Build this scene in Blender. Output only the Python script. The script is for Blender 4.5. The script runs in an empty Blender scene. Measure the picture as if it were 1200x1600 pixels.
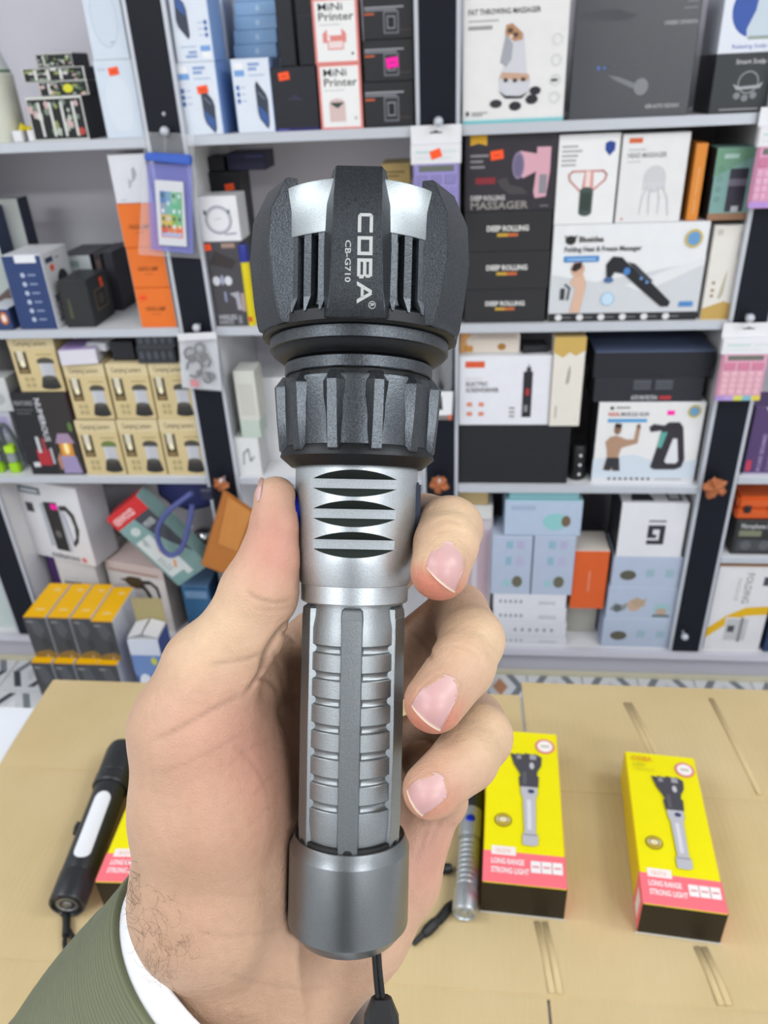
import bpy, bmesh, math, random
import numpy as np
from mathutils import Vector, Matrix
random.seed(7)
SC = bpy.context.scene
COL = SC.collection
PI = math.pi

# ------------------------------------------------------------------ camera
F, CAM_H = 1200.0, 1.548
TH, PH, PS = math.radians(29.94), math.radians(2.81), math.radians(6.65)
_fw = Vector((-math.cos(TH)*math.sin(PS), math.cos(TH)*math.cos(PS), -math.sin(TH)))
_r0 = Vector((math.cos(PS), math.sin(PS), 0))
_u0 = _r0.cross(_fw)
_R = _r0*math.cos(PH) - _u0*math.sin(PH)
_U = _u0*math.cos(PH) + _r0*math.sin(PH)
CAMP = Vector((0, 0, CAM_H))
CAMM = Matrix(((_R.x, _U.x, -_fw.x, 0), (_R.y, _U.y, -_fw.y, 0), (_R.z, _U.z, -_fw.z, CAM_H), (0, 0, 0, 1)))
cd = bpy.data.cameras.new('camera')
cam = bpy.data.objects.new('camera', cd)
COL.objects.link(cam)
cam.matrix_world = CAMM
cd.sensor_fit = 'VERTICAL'
cd.sensor_height = 36.0
cd.lens = 36.0*F/1600.0
cd.clip_start = 0.02
cd.dof.use_dof = True
cd.dof.focus_distance = 0.213
cd.dof.aperture_fstop = 24.0
SC.camera = cam

# ------------------------------------------------------------------ world, lights, exposure
w = bpy.data.worlds.new('world')
SC.world = w
w.use_nodes = True
w.node_tree.nodes['Background'].inputs[0].default_value = (0.80, 0.88, 1.0, 1)
w.node_tree.nodes['Background'].inputs[1].default_value = 0.35
SC.view_settings.view_transform = 'Standard'
SC.view_settings.look = 'None'
SC.view_settings.exposure = -0.13
SC.view_settings.gamma = 1.0
SC.view_settings.use_curve_mapping = False
CEIL = 2.9
PANELS = [(-1.7, 0.3, 22), (1.8, 0.3, 31), (-1.15, -.5, 16), (1.15, -.5, 20), (-1.75, -2.3, 66), (1.75, -2.3, 72)]
for px, py, pw in PANELS:
    ld = bpy.data.lights.new('ceiling_panel_light', 'AREA')
    ld.shape = 'RECTANGLE'; ld.size = 1.2; ld.size_y = 0.6
    ld.energy = pw; ld.color = (0.94, 0.97, 1.0)
    lo = bpy.data.objects.new('ceiling_panel_light', ld)
    lo.location = (px, py, CEIL-0.03)
    COL.objects.link(lo)
SC.cycles.max_bounces = 6
SC.cycles.diffuse_bounces = 3
SC.cycles.glossy_bounces = 3
SC.cycles.transmission_bounces = 5
SC.cycles.transparent_max_bounces = 8
SC.cycles.sample_clamp_indirect = 6.0
SC.cycles.caustics_reflective = False
SC.cycles.caustics_refractive = False
SC.cycles.use_denoising = True

# ------------------------------------------------------------------ helpers
def ray(u, v): return _R*((u-600)/F) + _U*((800-v)/F) + _fw
def at_y(u, v, y):
    d = ray(u, v); return CAMP + d*(y/d.y)
def at_z(u, v, z):
    d = ray(u, v); return CAMP + d*((z-CAM_H)/d.z)
def at_d(u, v, Z): return CAMP + ray(u, v)*Z
def lin(h):
    return tuple((c/12.92 if c <= 0.04045 else ((c+0.055)/1.055)**2.4) for c in (int(h[i:i+2], 16)/255 for i in (0, 2, 4)))
def tag(o, label=None, cat=None, group=None, kind=None):
    if label: o['label'] = label
    if cat: o['category'] = cat
    if group: o['group'] = group
    if kind: o['kind'] = kind
    return o
def empty(name, loc, label, cat, group=None, mat=None):
    o = bpy.data.objects.new(name, None); COL.objects.link(o)
    o.empty_display_size = 0.02
    if mat is not None: o.matrix_world = mat
    else: o.location = loc
    return tag(o, label, cat, group)
def link(name, me, mat=None, parent=None, smooth=False):
    o = bpy.data.objects.new(name, me); COL.objects.link(o)
    if mat is not None and not me.materials: me.materials.append(mat)
    if parent is not None: o.parent = parent
    if smooth:
        me.polygons.foreach_set('use_smooth', [True]*len(me.polygons))
    return o
def from_bm(name, bm, mat=None, parent=None, smooth=False, angle=None):
    me = bpy.data.meshes.new(name)
    bmesh.ops.recalc_face_normals(bm, faces=bm.faces)
    bm.to_mesh(me); bm.free()
    if angle is not None:
        me.polygons.foreach_set('use_smooth', [True]*len(me.polygons))
        me.set_sharp_from_angle(angle=math.radians(angle))
    return link(name, me, mat, parent, smooth)

# materials -------------------------------------------------------
def mat_new(name):
    m = bpy.data.materials.new(name); m.use_nodes = True
    nt = m.node_tree
    return m, nt, nt.nodes['Principled BSDF']
def node(nt, t, **kw):
    n = nt.nodes.new(t)
    for k, v in kw.items():
        if isinstance(k, str) and hasattr(n, k): setattr(n, k, v)
    return n
def add_bump(nt, b, scale, strength, dist=0.001, detail=3, coord='Object'):
    tc = node(nt, 'ShaderNodeTexCoord'); nz = node(nt, 'ShaderNodeTexNoise'); bp = node(nt, 'ShaderNodeBump')
    nz.inputs['Scale'].default_value = scale; nz.inputs['Detail'].default_value = detail
    bp.inputs['Strength'].default_value = strength; bp.inputs['Distance'].default_value = dist
    nt.links.new(tc.outputs[coord], nz.inputs['Vector'])
    nt.links.new(nz.outputs['Fac'], bp.inputs['Height']); nt.links.new(bp.outputs['Normal'], b.inputs['Normal'])
    return nz
def mat_plain(name, hexc, rough=0.5, metal=0.0, bump=None, var=0.0, spec=None, coat=0.0, vscale=20):
    m, nt, b = mat_new(name)
    c = lin(hexc)
    b.inputs['Base Color'].default_value = (*c, 1); b.inputs['Roughness'].default_value = rough
    b.inputs['Metallic'].default_value = metal; b.inputs['Coat Weight'].default_value = coat
    if spec is not None: b.inputs['Specular IOR Level'].default_value = spec
    if bump: add_bump(nt, b, *bump)
    if var:
        tc = node(nt, 'ShaderNodeTexCoord'); nz = node(nt, 'ShaderNodeTexNoise'); rp = node(nt, 'ShaderNodeMapRange')
        nz.inputs['Scale'].default_value = vscale; nz.inputs['Detail'].default_value = 4
        rp.inputs['To Min'].default_value = 1-var; rp.inputs['To Max'].default_value = 1+var
        mx = node(nt, 'ShaderNodeVectorMath', operation='SCALE')
        mx.inputs[0].default_value = c
        nt.links.new(tc.outputs['Object'], nz.inputs['Vector']); nt.links.new(nz.outputs['Fac'], rp.inputs['Value'])
        nt.links.new(rp.outputs['Result'], mx.inputs['Scale']); nt.links.new(mx.outputs['Vector'], b.inputs['Base Color'])
    return m
def mat_attr(name, rough=0.5, coat=0.0, var=0.04, vscale=30, spec=0.5):
    m, nt, b = mat_new(name)
    at = node(nt, 'ShaderNodeAttribute', attribute_name='Col')
    tc = node(nt, 'ShaderNodeTexCoord'); nz = node(nt, 'ShaderNodeTexNoise'); rp = node(nt, 'ShaderNodeMapRange')
    nz.inputs['Scale'].default_value = vscale; nz.inputs['Detail'].default_value = 3
    rp.inputs['To Min'].default_value = 1-var; rp.inputs['To Max'].default_value = 1+var
    mx = node(nt, 'ShaderNodeVectorMath', operation='SCALE')
    nt.links.new(at.outputs['Color'], mx.inputs[0])
    nt.links.new(tc.outputs['Object'], nz.inputs['Vector']); nt.links.new(nz.outputs['Fac'], rp.inputs['Value'])
    nt.links.new(rp.outputs['Result'], mx.inputs['Scale']); nt.links.new(mx.outputs['Vector'], b.inputs['Base Color'])
    b.inputs['Roughness'].default_value = rough; b.inputs['Coat Weight'].default_value = coat
    b.inputs['Coat Roughness'].default_value = 0.15; b.inputs['Specular IOR Level'].default_value = spec
    return m
M = {}
M['print'] = mat_attr('printed_ink', 0.45, 0.0, 0.02, spec=.35)
M['carton'] = mat_attr('coated_carton', 0.45, 0.0, 0.05, spec=.35)
M['gloss'] = mat_attr('glossy_wrap', 0.18, 0.5, 0.04)
M['plastic'] = mat_attr('coloured_plastic', 0.35, 0.0, 0.03)
M['white_board'] = mat_plain('white_laminate', 'e4e4e6', 0.4, var=0.03)
M['back_panel'] = mat_plain('lilac_grey_panel', 'dddae2', 0.55, var=0.04, vscale=4)
M['black_panel'] = mat_plain('black_laminate', '171a23', 0.4, var=0.12, vscale=9, spec=.2)
M['alu'] = mat_plain('brushed_aluminium', 'c6cad1', 0.4, 0.25)
M['wall'] = mat_plain('painted_wall', 'd9d8d8', 0.8, var=0.02)
M['ceiling'] = mat_plain('grey_ceiling', 'b4b4b6', 0.9)
M['rubber'] = mat_plain('black_rubber', '131415', 0.5)

def set_cols(me, cols):                    # one linear rgb per polygon
    a = me.color_attributes.new('Col', 'FLOAT_COLOR', 'CORNER')
    buf = np.empty((len(me.loops), 4), np.float32); buf[:, 3] = 1
    for p in me.polygons:
        buf[p.loop_start:p.loop_start+p.loop_total, :3] = cols[p.index]
    a.data.foreach_set('color', buf.ravel())

# text to flat triangles ------------------------------------------
_tc = {}
def text_mesh(s, bold=0.0):
    k = (s, bold)
    if k not in _tc:
        cu = bpy.data.curves.new('glyphs', 'FONT'); cu.body = s; cu.size = 1.0; cu.resolution_u = 2; cu.offset = bold
        ob = bpy.data.objects.new('glyphs', cu); COL.objects.link(ob)
        dg = bpy.context.evaluated_depsgraph_get()
        me = bpy.data.meshes.new_from_object(ob.evaluated_get(dg))
        vs = [(v.co.x, v.co.y) for v in me.vertices]; fs = [tuple(p.vertices) for p in me.polygons]
        bpy.data.objects.remove(ob); bpy.data.curves.remove(cu); bpy.data.meshes.remove(me)
        x0 = min(p[0] for p in vs); y0 = min(p[1] for p in vs); hh = 0.70
        x1 = max(p[0] for p in vs)
        _tc[k] = ([((x-x0)/hh, y/hh) for x, y in vs], fs, (x1-x0)/hh)
    return _tc[k]

class Art:
    """flat print: coloured polygons on one face, layer by layer, as one mesh"""
    def __init__(s): s.v = []; s.f = []; s.c = []
    def poly(s, pts, c, M4, lift):
        b = len(s.v)
        s.v += [M4 @ Vector((x, y, lift)) for x, y in pts]
        s.f.append(tuple(range(b, b+len(pts)))); s.c.append(c)
    def draw(s, items, W, H, M4, lift0=0.0002, step=0.00008):
        """items in 0..1 face units; M4 maps (x, y, lift) of the face in metres"""
        for n, it in enumerate(items):
            L = lift0 + step*n; k = it[0]; c = None
            if k == 'r':
                _, a, b, d, e, c = it; s.poly([(a*W, b*H), (d*W, b*H), (d*W, e*H), (a*W, e*H)], lin(c), M4, L)
            elif k == 'e':
                cx, cy, rx, ry, c = it[1:6]; N = it[6] if len(it) > 6 else 20
                s.poly([(cx*W+rx*W*math.cos(2*PI*i/N), cy*H+ry*H*math.sin(2*PI*i/N)) for i in range(N)], lin(c), M4, L)
            elif k == 'o':                     # ring
                cx, cy, r, t, c = it[1:6]; N = 22; C = lin(c); r *= H; t *= H
                for i in range(N):
                    a0, a1 = 2*PI*i/N, 2*PI*(i+1)/N
                    s.poly([(cx*W+q*math.cos(a), cy*H+q*math.sin(a)) for q, a in ((r, a0), (r, a1), (r-t, a1), (r-t, a0))], C, M4, L)
            elif k == 'p':
                s.poly([(x*W, y*H) for x, y in it[1]], lin(it[2]), M4, L)
            elif k == 'l':
                pts, wd, c = it[1], it[2]*H, lin(it[3])
                P = [Vector((x*W, y*H)) for x, y in pts]
                for a, b in zip(P[:-1], P[1:]):
                    d = (b-a)
                    if d.length < 1e-9: continue
                    d.normalize(); q = Vector((-d.y, d.x))*wd/2; e = d*wd*0.3
                    s.poly([tuple(a-q-e), tuple(b-q+e), tuple(b+q+e), tuple(a+q-e)], c, M4, L)
            elif k == 't':
                x, y, h, st, c = it[1:6]; o = it[6] if len(it) > 6 else {}
                vs, fs, wd = text_mesh(st, o.get('b', 0.0)); C = lin(c)
                hh = h*(W if 'L' in o else H); sx = o['L']*H/wd if 'L' in o else hh if 'w' not in o else o['w']*W/wd
                al = o.get('a', 0); ang = math.radians(o.get('rot', 0)); ca, sa = math.cos(ang), math.sin(ang)
                off = -wd*sx*al
                bs = len(s.v)
                for X, Y in vs:
                    lx, ly = X*sx+off, Y*hh
                    s.v.append(M4 @ Vector((x*W+lx*ca-ly*sa, y*H+lx*sa+ly*ca, L)))
                for q in fs:
                    s.f.append(tuple(bs+i for i in q)); s.c.append(C)
    def build(s, name, parent, mat=None):
        if not s.f: return None
        me = bpy.data.meshes.new(name); me.from_pydata([tuple(v) for v in s.v], [], s.f); me.update()
        set_cols(me, s.c)
        return link(name, me, mat or M['print'], parent)
def face_m(o, x, y, n):
    o, x, y, n = Vector(o), Vector(x), Vector(y), Vector(n)
    return Matrix(((x.x, y.x, n.x, o.x), (x.y, y.y, n.y, o.y), (x.z, y.z, n.z, o.z), (0, 0, 0, 1)))

def lathe(name, prof, mat, parent, seg=96, close=False, xf=None, angle=28, phase=0.0):
    """prof: list of (r, s) from top to bottom, axis +Z"""
    bm = bmesh.new(); rings = []
    for r, s in prof:
        if r < 1e-6: rings.append([bm.verts.new((0, 0, s))])
        else: rings.append([bm.verts.new((r*math.sin(2*PI*i/seg+phase), -r*math.cos(2*PI*i/seg+phase), s)) for i in range(seg)])
    if close: rings.append(rings[0])
    for a, b in zip(rings[:-1], rings[1:]):
        for i in range(seg):
            j = (i+1) % seg
            if len(a) == 1 and len(b) == 1: continue
            if len(a) == 1: bm.faces.new((a[0], b[j], b[i]))
            elif len(b) == 1: bm.faces.new((a[i], a[j], b[0]))
            else: bm.faces.new((a[i], a[j], b[j], b[i]))
    if xf is not None: bmesh.ops.transform(bm, matrix=xf, verts=bm.verts)
    return from_bm(name, bm, mat, parent, angle=angle)
def add_tube(bm, pts, r, seg=8, cap=True):
    pts = [Vector(p) for p in pts]; rings = []
    prev = None
    for i, p in enumerate(pts):
        t = (pts[min(i+1, len(pts)-1)]-pts[max(i-1, 0)]).normalized()
        if prev is None:
            a = Vector((0, 0, 1)) if abs(t.z) < 0.9 else Vector((1, 0, 0)); n = t.cross(a).normalized()
        else:
            n = (prev - t*prev.dot(t)).normalized()
        prev = n; b = t.cross(n)
        rr = r[i] if isinstance(r, (list, tuple)) else r
        rings.append([bm.verts.new(p+(n*math.cos(2*PI*k/seg)+b*math.sin(2*PI*k/seg))*rr) for k in range(seg)])
    for a, b in zip(rings[:-1], rings[1:]):
        for k in range(seg): bm.faces.new((a[k], a[(k+1) % seg], b[(k+1) % seg], b[k]))
    if cap:
        bm.faces.new(rings[0]); bm.faces.new(rings[-1])
def tube(name, pts, r, mat, parent=None, seg=8):
    bm = bmesh.new(); add_tube(bm, pts, r, seg); return from_bm(name, bm, mat, parent, angle=50)
def add_box(bm, x0, x1, y0, y1, z0, z1):
    vs = [bm.verts.new(p) for p in ((x0, y0, z0), (x1, y0, z0), (x1, y1, z0), (x0, y1, z0), (x0, y0, z1), (x1, y0, z1), (x1, y1, z1), (x0, y1, z1))]
    for f in ((0, 3, 2, 1), (4, 5, 6, 7), (0, 1, 5, 4), (1, 2, 6, 5), (2, 3, 7, 6), (3, 0, 4, 7)): bm.faces.new([vs[i] for i in f])
    return vs
def box(name, x0, x1, y0, y1, z0, z1, mat, parent=None, bevel=0.0, seg=1):
    bm = bmesh.new(); add_box(bm, x0, x1, y0, y1, z0, z1)
    if bevel: bmesh.ops.bevel(bm, geom=bm.edges[:], offset=bevel, segments=seg, affect='EDGES')
    return from_bm(name, bm, mat, parent)
def smooth_curve(pts, n=8):
    """Catmull-Rom through points"""
    P = [Vector(p) for p in pts]; P = [P[0]*2-P[1]]+P+[P[-1]*2-P[-2]]; out = []
    for i in range(1, len(P)-2):
        for k in range(n):
            t = k/n
            out.append(0.5*((2*P[i])+(P[i+1]-P[i-1])*t+(2*P[i-1]-5*P[i]+4*P[i+1]-P[i+2])*t*t+(3*P[i]-P[i-1]-3*P[i+1]+P[i+2])*t**3))
    out.append(P[-2]); return out
# ================================================================== room shell
D = 1.73                    # front plane of the shelving
BACK = D+0.34
box('floor', -4, 4, -3, 2.3, -0.05, 0.0, mat_plain('floor_screed', 'c4c4c6', 0.6))['kind'] = 'structure'
box('ceiling', -4, 4, -3, 2.3, CEIL, CEIL+.05, M['ceiling'])['kind'] = 'structure'
box('wall_back', -4, 4, BACK+.03, BACK+.1, 0, CEIL, M['wall'])['kind'] = 'structure'
box('wall_left', -2.7, -2.6, -3, 2.3, 0, CEIL, M['wall'])['kind'] = 'structure'
box('wall_right', 2.6, 2.7, -3, 2.3, 0, CEIL, M['wall'])['kind'] = 'structure'
box('wall_front', -4, 4, -3.1, -3, 0, CEIL, mat_plain('rear_wall', 'c4c3c3', 0.7))['kind'] = 'structure'
box('unseen_dark_panel_1', -.65, .8, -2.995, -2.94, 0.002, 2.6, mat_plain('dark_panel', '2c2b2b', 0.6), None, .004)['kind'] = 'structure'  # unseen dark slab added behind the camera to darken the torch's reflections
# shelving: posts with black fronts, white uprights, white boards with an aluminium nosing
POSTS = [(-1.34, -1.258), (-.660, -.582), (-.094, -.014), (.584, .664), (1.28, 1.36)]
BAYS = [(-2.1, -1.34), (-1.258, -.660), (-.582, -.094), (-.014, .584), (.664, 1.28)]
SHELF = {1: {1: 1.445, 2: 1.04, 3: .645, 4: .105}, 2: {1: 1.445, 2: 1.04, 3: .645, 4: .105}, 3: {1: 1.444, 2: 1.038, 3: .625, 4: .105}, 4: {1: 1.444, 2: 1.038, 3: .653, 35: .421, 4: .105}, 0: {1: 1.445, 2: 1.04, 3: .645, 4: .105}}
for i, (a, b) in enumerate(POSTS):
    p = box('shelf_upright', a+.001, b-.001, D+.012, BACK, .105, 2.3, M['white_board'])
    p['kind'] = 'structure'
    q = box('post_panel', a+.004, b-.004, D-.004, D+.0115, .106, 2.3, M['black_panel'], p, .0015)
    for e in (a, b): box('edge_strip', e-.004, e+.004, D-.002, D+.0115, .105, 2.3, M['alu'], p)
for bi, (a, b) in enumerate(BAYS):
    k = box('back_panel', a, b, BACK, BACK+.012, .1, 2.3, M['back_panel']); k['kind'] = 'structure'
    for n, z in SHELF[bi].items():
        if n == 4: continue
        s = box('shelf_board', a+.001, b-.001, D+.003, BACK-.001, z-.018, z, M['white_board']); s['kind'] = 'structure'
        box('shelf_nosing', a+.005, b-.005, D-.003, D+.0025, z-.019, z+.001, M['alu'], s, .001)
    s = box('shelf_board', a+.001, b-.001, D+.003, BACK-.001, .085, .105, M['white_board']); s['kind'] = 'structure'
k = box('plinth', -2.1, 1.4, D+.004, D+.02, .0045, .0849, mat_plain('plinth_lilac_grey', 'bdbcc6', .5, var=.03)); k['kind'] = 'structure'
k = box('shelf_edge_board', -2.1, 1.4, D-.012, D+.002, .084, .1045, mat_plain('plinth_edge_pale', 'd4d3dc', .45)); k['kind'] = 'structure'
k = box('baseboard_back', -2.1, 1.4, D-.008, D+.003, 0.0045, .018, mat_plain('baseboard_cream', 'cfc9ae', .6)); k['kind'] = 'structure'
# floor tiles in front of the shelving, white with grey chevrons
def floor_tiles():
    tl = bpy.data.objects['floor']; mt = mat_plain('glazed_white_tile', 'd7d8da', .25, var=.03)
    bm = bmesh.new(); add_box(bm, -.0765, .0765, -.0765, .0765, 0, .004); bmesh.ops.bevel(bm, geom=[e for e in bm.edges if e.verts[0].co.z > .002 and e.verts[1].co.z > .002], offset=.0015, segments=1, affect='EDGES')
    me = bpy.data.meshes.new('tile'); bmesh.ops.recalc_face_normals(bm, faces=bm.faces); bm.to_mesh(me); bm.free(); me.materials.append(mt)
    g, g2, br = '3f4349', '7b8087', 'b98563'
    arts = []
    for var in range(3):
        A = Art(); I = Matrix.Translation((-.0765, -.0765, .004))
        it = [('p', [(.06, .5), (.3, .92), (.44, .92), (.2, .5)], g if var != 1 else g2), ('p', [(.06, .5), (.2, .5), (.44, .08), (.3, .08)], g2 if var == 0 else g),
              ('p', [(.56, .92), (.7, .92), (.94, .5), (.8, .5)], g2), ('p', [(.8, .5), (.94, .5), (.7, .08), (.56, .08)], g if var else g2),
              ('p', [(.36, .5), (.5, .74), (.64, .5), (.5, .26)], [br, 'c2c5c9', 'e3e4e6'][var])]
        A.draw(it, .153, .153, I)
        m2 = bpy.data.meshes.new('tile_pattern'); m2.from_pydata([tuple(v) for v in A.v], [], A.f); m2.update(); set_cols(m2, A.c); m2.materials.append(M['print']); arts.append(m2)
    n = 0
    for ix in range(-12, 8):
        for iy in range(0, 4):
            x, y = ix*.156+.115, D-.058-iy*.156
            t = link('tile', me, None, tl); t.location = (x, y, 0)
            p = link('tile_pattern', arts[(0 if (ix, iy) == (0, 0) else 1+(ix*2+iy) % 2)], None, t)
floor_tiles()
# ================================================================== the held torch
def mat_grain(name, hexc, rough, metal, grain=0.35, gscale=2600, spk=0.25):
    m, nt, b = mat_new(name); c = lin(hexc)
    b.inputs['Metallic'].default_value = metal; b.inputs['Roughness'].default_value = rough
    tc = node(nt, 'ShaderNodeTexCoord'); nz = node(nt, 'ShaderNodeTexNoise'); rp = node(nt, 'ShaderNodeMapRange')
    nz.inputs['Scale'].default_value = gscale; nz.inputs['Detail'].default_value = 2
    rp.inputs['From Min'].default_value = 0.3; rp.inputs['From Max'].default_value = 0.75
    rp.inputs['To Min'].default_value = 1-spk; rp.inputs['To Max'].default_value = 1+spk
    mx = node(nt, 'ShaderNodeVectorMath', operation='SCALE'); mx.inputs[0].default_value = c
    bp = node(nt, 'ShaderNodeBump'); bp.inputs['Strength'].default_value = grain; bp.inputs['Distance'].default_value = 0.00008
    nt.links.new(tc.outputs['Object'], nz.inputs['Vector']); nt.links.new(nz.outputs['Fac'], rp.inputs['Value'])
    nt.links.new(rp.outputs['Result'], mx.inputs['Scale']); nt.links.new(mx.outputs['Vector'], b.inputs['Base Color'])
    nt.links.new(nz.outputs['Fac'], bp.inputs['Height']); nt.links.new(bp.outputs['Normal'], b.inputs['Normal'])
    return m
M['anodised'] = mat_grain('black_anodised_metal', '53575b', 0.36, 0.95, 0.8, 2100, 0.3)
M['black_shaded'] = mat_grain('black_anodised_shaded', '1a1c1e', 0.42, 0.5, 0.5, 2100, .2)  # darker copy of the anodised black: shade of down-facing bands put into colour
M['silver'] = mat_grain('silver_blasted_aluminium', 'b9bfc2', 0.42, 0.9, 0.45, 2200, 0.1)
M['steel'] = mat_grain('polished_steel_ring', 'a2a9ab', 0.42, 0.9, 0.4, 2400, 0.1)
M['grip'] = mat_grain('grey_blasted_aluminium', '8f9496', 0.40, 0.92, 0.45, 2200, 0.1)
M['gun'] = mat_grain('gunmetal_tail', '7f8385', 0.36, 1.0, 0.3, 2600, 0.08)
M['slot'] = mat_plain('dark_milled_cut', '2a302d', 0.8, 0.0, spec=.1)
M['blue_ring'] = mat_plain('blue_anodised_ring', '1c2fb8', 0.3, 0.6)
M['navy_rubber'] = mat_plain('navy_rubber', '232b40', 0.5)
M['engrave'] = mat_plain('laser_engraved_metal', 'b4b6b4', 0.55, 0.3)
M['cord'] = mat_plain('black_cord', '0f0f11', 0.7, bump=(900, 0.6, 0.0006))

# ================================================================== goods on the shelves
STK = {'o': 'ff5a28', 'm': 'ff1fa8'}
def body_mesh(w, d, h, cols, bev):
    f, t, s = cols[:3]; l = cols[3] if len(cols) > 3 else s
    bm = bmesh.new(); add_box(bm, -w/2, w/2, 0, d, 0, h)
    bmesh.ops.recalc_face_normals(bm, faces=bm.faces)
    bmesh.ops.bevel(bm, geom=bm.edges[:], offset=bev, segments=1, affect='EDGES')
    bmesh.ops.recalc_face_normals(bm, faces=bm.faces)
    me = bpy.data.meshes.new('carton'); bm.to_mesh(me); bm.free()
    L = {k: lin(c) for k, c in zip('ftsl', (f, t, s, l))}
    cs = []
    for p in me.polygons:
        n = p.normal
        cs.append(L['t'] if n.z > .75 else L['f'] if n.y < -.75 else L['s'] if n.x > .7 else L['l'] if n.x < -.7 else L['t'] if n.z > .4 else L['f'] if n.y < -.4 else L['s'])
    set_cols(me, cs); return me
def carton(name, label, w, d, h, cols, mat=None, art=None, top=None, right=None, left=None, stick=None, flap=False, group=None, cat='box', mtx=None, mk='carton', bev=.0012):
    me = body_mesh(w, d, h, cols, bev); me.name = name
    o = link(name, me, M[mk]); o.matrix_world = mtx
    tag(o, label, cat, group)
    F_ = {'f': (face_m((-w/2, 0, 0), (1, 0, 0), (0, 0, 1), (0, -1, 0)), w, h), 't': (face_m((-w/2, 0, h), (1, 0, 0), (0, 1, 0), (0, 0, 1)), w, d),
          'r': (face_m((w/2, 0, 0), (0, 1, 0), (0, 0, 1), (1, 0, 0)), d, h), 'l': (face_m((-w/2, d, 0), (0, -1, 0), (0, 0, 1), (-1, 0, 0)), d, h)}
    if flap:                                      # tuck flap: a thin board with its slit, lying on the lid
        A = body_mesh(w-.008, d-.012, .0007, (cols[1], cols[1], cols[1]), .0002); q = link('tuck_flap', A, M[mk], o); q.location = (0, .006, h)
    for k, items, nm in (('f', art, 'printed_front'), ('t', top, 'printed_top'), ('r', right, 'printed_side'), ('l', left, 'printed_side')):
        if items:
            A = Art(); m4, W, H = F_[k]; A.draw(items, W, H, m4, .0009 if (k == 't' and flap) else .0002); A.build(nm, o)
    if stick:
        k, x, y, c = stick[:4]; sz = stick[4] if len(stick) > 4 else (.022, .014); m4, W, H = F_[k]; L = .0016
        A = Art(); an = .12; pts = [(x*W+a*math.cos(an)-b*math.sin(an), y*H+a*math.sin(an)+b*math.cos(an)) for a, b in ((-sz[0]/2, -sz[1]/2), (sz[0]/2, -sz[1]/2), (sz[0]/2, sz[1]/2), (-sz[0]/2, sz[1]/2))]
        A.poly(pts, lin(STK[c]), m4, L)
        A.poly([(x*W-.006, y*H-.0015), (x*W+.006, y*H-.0008), (x*W+.006, y*H+.0008), (x*W-.006, y*H)], lin('a03a20' if c == 'o' else 'a01070'), m4, L+.0001)
        A.build('price_sticker', o)['label'] = 'neon orange price sticker' if c == 'o' else 'neon pink price sticker'
    return o
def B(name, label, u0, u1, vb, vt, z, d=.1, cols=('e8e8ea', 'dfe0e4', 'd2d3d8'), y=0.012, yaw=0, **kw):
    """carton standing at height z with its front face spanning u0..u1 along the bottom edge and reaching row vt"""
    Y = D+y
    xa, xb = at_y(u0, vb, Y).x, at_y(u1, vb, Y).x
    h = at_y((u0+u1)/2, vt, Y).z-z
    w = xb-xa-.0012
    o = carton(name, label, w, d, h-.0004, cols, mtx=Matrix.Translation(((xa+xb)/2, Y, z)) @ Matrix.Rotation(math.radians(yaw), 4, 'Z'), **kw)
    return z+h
def flip(items):
    out = []
    for it in items:
        k = it[0]
        if k == 'r': out.append(('r', 1-it[3], 1-it[4], 1-it[1], 1-it[2], it[5]))
        elif k == 'e': out.append(('e', 1-it[1], 1-it[2], *it[3:]))
        elif k == 'p': out.append(('p', [(1-x, 1-y) for x, y in it[1]], it[2]))
    return out
def lines(x, y, w, n, c, lh=.018, gap=.04, jit=.35):
    r = random.Random(int(x*97+y*31+n)); return [('r', x, y-i*gap, x+w*(1-jit*r.random()), y-i*gap+lh, c) for i in range(n)]
def words(x, y, w, c, h=.02, n=4):
    r = random.Random(int(x*917+y*131)); out = []; p = x
    for i in range(n):
        q = w/n*(.55+.4*r.random()); out.append(('r', p, y, p+q, y+h, c)); p += w/n
    return out
S = SHELF
# ---------------------------------------------------------------- bay 1, top shelf
z = S[1][1]
fl = []
def floral(seed, nbar=4):
    r = random.Random(seed); it = [('r', .03, .04, .97, .95, '1c1f20')]
    for i in range(26):
        a, b, q = r.random()*.86+.06, r.random()*.8+.1, .05+.08*r.random(); an = r.random()*3
        it.append(('p', [(a+q*.5*math.cos(an+t), b+q*math.sin(an+t)) for t in (0, 1.1, 2.4, 3.1, 4.6)], r.choice(['b9c2b4', '4f6a45', 'd8d5d0', '7d8a7c', '93a25c', 'cdb0ae'])))
    for i in range(nbar): it.append(('r', .2+i*.2, .1, .245+i*.2, .88, 'd9dad4'))
    return it
FC = ('dedfd8', 'd8dad2', '202226', '202226')
zz = B('patterned_box', 'black and white floral patterned box, large bottom one of its pile', 50, 139, 206, 150, z, .10, FC, y=.02, art=floral(1)+[('e', .9, .2, .06, .09, 'b5483e')], flap=True)
zz = B('patterned_box', 'floral patterned box with a yellow flower, second from the bottom of its pile', 62, 141, 149, 126, zz, .09, FC, y=.022, art=floral(2, 1)+[('e', .6, .5, .1, .3, 'd7d53a')], group=None)
zz = B('patterned_box', 'floral patterned box jutting out to the left, second from the top of its pile', 36, 136, 126, 105, zz, .09, FC, y=.022, art=floral(3, 3))
zz = B('patterned_box', 'small floral patterned box on the top of its pile', 58, 116, 104, 83, zz, .08, FC, y=.024, art=floral(4, 1), flap=True)
LB = ('d3dde8', 'dfe5ea', 'c9d3e2')
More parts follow.
